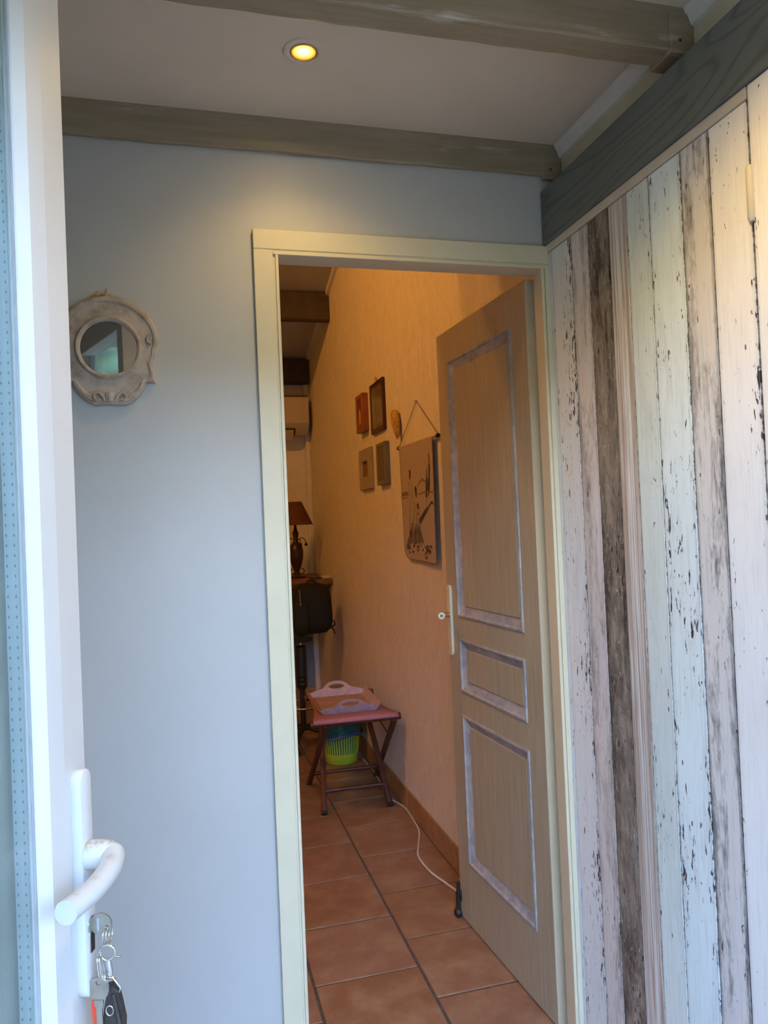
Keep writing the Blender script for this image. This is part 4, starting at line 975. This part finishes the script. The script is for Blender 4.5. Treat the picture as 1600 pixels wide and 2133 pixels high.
for k in range(5):
    a = -1.95 + 2*math.pi*k/5; ca, sa = math.cos(a), math.sin(a)
    b = bmesh.new(); tube(b, [(0.01*ca, 0.01*sa, 0.125), (0.12*ca, 0.12*sa, 0.105), (0.205*ca, 0.205*sa, 0.078)], [0.022, 0.018, 0.014], 10, flat=0.7); fin('base_spoke', b, M['black'], sk, 60)
    b = bmesh.new(); lathe(b, [(0, -0.020), (0.022, -0.019), (0.026, -0.014), (0.026, -0.004), (0.018, -0.002), (0.018, 0.002), (0.026, 0.004), (0.026, 0.014), (0.022, 0.019), (0, 0.020)], (0.205*ca, 0.205*sa, 0.0265), 18, 'x'); box(b, (0.205*ca-0.012, 0.205*sa-0.012, 0.04), (0.205*ca+0.012, 0.205*sa+0.012, 0.085), 0.003); fin('castor', b, M['black'], sk, 50)
bp_ = empty('backpack', (0.775, 4.86, 0.684)); tag(bp_, 'black nylon backpack sitting on the stool in front of the desk', 'backpack')
b = bmesh.new(); t = bmesh.new(); bmesh.ops.create_cube(t, size=1.0); bmesh.ops.subdivide_edges(t, edges=t.edges[:], cuts=5, use_grid_fill=True)
for v in t.verts:
    x, y, z = v.co*2; q = Vector((x, y, z)); k = 1.0/(abs(x)**4+abs(y)**4+abs(z)**4)**0.25
    q = q*k; w = 0.130 + 0.008*(-q.z); v.co = Vector((q.x*w, q.y*0.100, 0.168 + q.z*0.165 + 0.004*math.sin(q.x*9)))
    if q.z < -0.6: v.co.z = max(v.co.z, 0.001)
merge(b, t); fin('main_bag', b, M['blackcloth'], bp_, 70)
b = bmesh.new(); t = bmesh.new(); bmesh.ops.create_cube(t, size=1.0); bmesh.ops.subdivide_edges(t, edges=t.edges[:], cuts=4, use_grid_fill=True)
for v in t.verts:
    x, y, z = v.co*2; q = Vector((x, y, z)); q = q*(1.0/(abs(x)**4+abs(y)**4+abs(z)**4)**0.25); v.co = Vector((-0.085+q.x*0.050, -0.095+q.y*0.030, 0.115 + q.z*0.110))
merge(b, t); fin('front_pocket', b, M['blackcloth'], bp_, 70)
b = bmesh.new(); tube(b, [(-0.092, -0.098, 0.302), (-0.090, -0.113, 0.270), (-0.089, -0.116, 0.215)], 0.0025, 6); fin('zip', b, M['pvc_in'], bp_)
b = bmesh.new(); lathe(b, [(0, -0.006), (0.004, -0.005), (0.005, 0.0), (0.004, 0.005), (0, 0.006)], (-0.089, -0.117, 0.207), 10); fin('zip_pull', b, M['nickel'], bp_, 50)
b = bmesh.new(); tube(b, spline([(0.095, -0.05, 0.030), (0.125, -0.06, 0.085), (0.140, -0.055, 0.060), (0.112, -0.05, 0.040)], 5), 0.010, 8, flat=0.35); tube(b, spline([(0.085, -0.06, 0.055), (0.108, -0.075, 0.045), (0.126, -0.08, 0.025), (0.134, -0.08, 0.000)], 5), [0.012]*9+[0.008]*7, 8, flat=0.35); fin('strap', b, M['blackcloth'], bp_, 60)
b = bmesh.new(); tube(b, spline([(-0.03, 0.01, 0.325), (-0.015, 0.01, 0.345), (0.025, 0.01, 0.345), (0.04, 0.01, 0.325)], 5), 0.006, 8); fin('grab_loop', b, M['blackcloth'], bp_, 60)
# desk
dk = empty('wooden_desk', (0.55, 5.55, 0)); tag(dk, 'honey coloured wooden desk top against the end wall', 'desk')
b = bmesh.new(); box(b, (-0.55, -0.385, 0.978), (XR-0.55-0.002, 0.375, 1.016), 0.008, 2); fin('desk_top', b, M['deskwood'], dk, 40)
b = bmesh.new(); prism(b, [(-0.34, 0.976), (0.30, 0.976), (0.30, 0.70)], XR-0.55-0.045, XR-0.55-0.012, 'x'); fin('side_bracket', b, M['deskwood'], dk)
for x in (-0.50, -0.10):
    b = bmesh.new(); box(b, (x, 0.25, 0.001), (x+0.05, 0.30, 0.978), 0.003); fin('leg', b, M['deskwood'], dk)
it = bmesh.new(); box(it, (-0.038, -0.06, 0), (0.038, 0.06, 0.012), 0.003); o = fin('phone', it, M['navy'], None, 40, (0.873, 5.262, 1.0165)); tag(o, 'flat dark blue case lying near the edge of the wooden desk', 'phone case')
nb = empty('notepad', (0.945, 5.27, 1.0165)); tag(nb, 'small cream notepad at the right end of the wooden desk', 'notepad')
b = bmesh.new(); box(b, (-0.025, -0.06, 0), (0.032, 0.05, 0.016), 0.002); fin('pages', b, M['casing'], nb)
b = bmesh.new(); tube(b, [(-0.036, 0.03, 0.004), (-0.033, -0.03, 0.008), (-0.028, -0.06, 0.004)], 0.004, 8); fin('pen', b, M['casing'], nb, 60)
# table lamp
lp = empty('table_lamp', (0.772, 5.45, 1.0165)); tag(lp, 'table lamp with a rust red cone shade on the wooden desk', 'lamp')
def hollow_shade(b):
    lathe(b, [(0.132, 0.388), (0.0535, 0.558), (0.051, 0.558), (0.1295, 0.388), (0.132, 0.388)], n=32)
b = bmesh.new(); hollow_shade(b); fin('lamp_shade', b, M['rust'], lp, 40)
b = bmesh.new(); lathe(b, [(0, 0.0), (0.070, 0.0), (0.072, 0.006), (0.060, 0.014), (0.022, 0.020), (0.018, 0.045), (0.034, 0.085), (0.050, 0.140), (0.053, 0.190), (0.046, 0.235), (0.022, 0.262), (0.014, 0.280), (0.020, 0.300), (0.024, 0.330), (0.016, 0.345), (0.010, 0.37), (0.008, 0.46), (0, 0.46)], n=24); fin('lamp_body', b, M['lampbody'], lp, 50)
for sg in (1, -1):
    b = bmesh.new(); tube(b, spline([(sg*0.012, -0.01, 0.272), (sg*0.035, -0.02, 0.292), (sg*0.058, -0.03, 0.285), (sg*0.070, -0.03, 0.255)], 5), 0.003, 6); lathe(b, [(0, -0.013), (0.009, -0.009), (0.013, 0), (0.009, 0.009), (0, 0.013)], (sg*0.071, -0.03, 0.243), 14); fin('drop_arm', b, M['black'], lp, 60)
    b = bmesh.new(); tube(b, spline([(sg*0.020, 0, 0.035), (sg*0.042, 0, 0.030), (sg*0.055, 0, 0.050), (sg*0.045, 0, 0.068), (sg*0.033, 0, 0.058)], 5), 0.004, 6); fin('scroll', b, M['black'], lp, 60)
b = bmesh.new(); tube(b, [(0.0, -0.016, 0.285), (0.027, -0.045, 0.280), (0.027, -0.05, 0.258)], 0.003, 6); lathe(b, [(0, -0.013), (0.009, -0.009), (0.013, 0), (0.009, 0.009), (0, 0.013)], (0.027, -0.05, 0.245), 14); fin('drop_arm', b, M['black'], lp, 60)
b = bmesh.new(); tube(b, [(-0.134, 0, 0.39), (0, 0, 0.40), (0.131, 0, 0.39)], 0.002, 6); fin('shade_carrier', b, M['black'], lp)
# air conditioner
ac = empty('air_conditioner', (0.56, 5.93, 2.11)); tag(ac, 'cream air conditioner hung on the end wall under the dark beam', 'air conditioner')
b = bmesh.new(); prism(b, [(0.0, 0.0), (-0.14, 0.0), (-0.205, 0.055), (-0.225, 0.085), (-0.225, 0.278), (-0.215, 0.288), (0.0, 0.288)], -0.42, 0.392, 'x', 0.006); fin('case', b, M['ac'], ac, 30)
b = bmesh.new(); prism(b, [(-0.150, -0.001), (-0.198, 0.040), (-0.204, 0.046), (-0.204, 0.034), (-0.160, -0.004)], -0.38, 0.285, 'x'); fin('air_slot', b, M['black'], ac)
b = bmesh.new(); prism(b, [(-0.152, -0.032), (-0.212, 0.030), (-0.214, 0.026), (-0.154, -0.036)], -0.37, 0.270, 'x'); fin('louvre', b, M['ac'], ac)
for p in ((0.322, -0.2265, 0.140), (0.350, -0.205, 0.050)):
    b = bmesh.new(); lathe(b, [(0, -0.004), (0.004, -0.003), (0.005, 0.0), (0, 0.001)], p, 12, 'y'); fin('glint_dot', b, M['chrome'], ac, 50)  # small chrome dots standing in for lamp highlights on the case
b = bmesh.new(); box(b, (-0.44, -0.20, 0.292), (0.392, 0.0, 0.300)); fin('top_edge', b, M['fr_dark'], ac)

# ================================================================== OUTSIDE the entrance
b = bmesh.new(); box(b, (-9, -14, -0.20), (9, -0.16, -0.03)); struct('ground', b, M['terrace'])
b = bmesh.new(); box(b, (-2.6, -2.1, 2.90), (2.6, -0.16, 2.98)); struct('ceiling_porch', b, M['sheer'])
for px in (-2.5, 2.5):
    b = bmesh.new(); box(b, (px-0.06, -2.08, -0.03), (px+0.06, -1.96, 2.90), 0.006); o = struct('trim_porch_post', b, M['white'])
hd = bmesh.new(); R_ = random.Random(5)
for k in range(34):
    x = -8 + 16*k/33; t = bmesh.new(); bmesh.ops.create_icosphere(t, subdivisions=3, radius=1.0)
    h_ = 1.60 + R_.uniform(-0.05, 0.05)
    for v in t.verts:
        nz = 1 + R_.uniform(-0.13, 0.13); v.co = Vector((x + v.co.x*0.62*nz, -6.6 + R_.uniform(-.05, .05) + v.co.y*0.7*nz, h_*0.92 + v.co.z*h_*nz))
        v.co.z = max(v.co.z, -0.06)
    merge(hd, t)
o = fin('garden_hedge', hd, M['hedge'], None); tag(o, 'tall yellow green hedge in the garden in front of the entrance', 'hedge', kind='stuff')
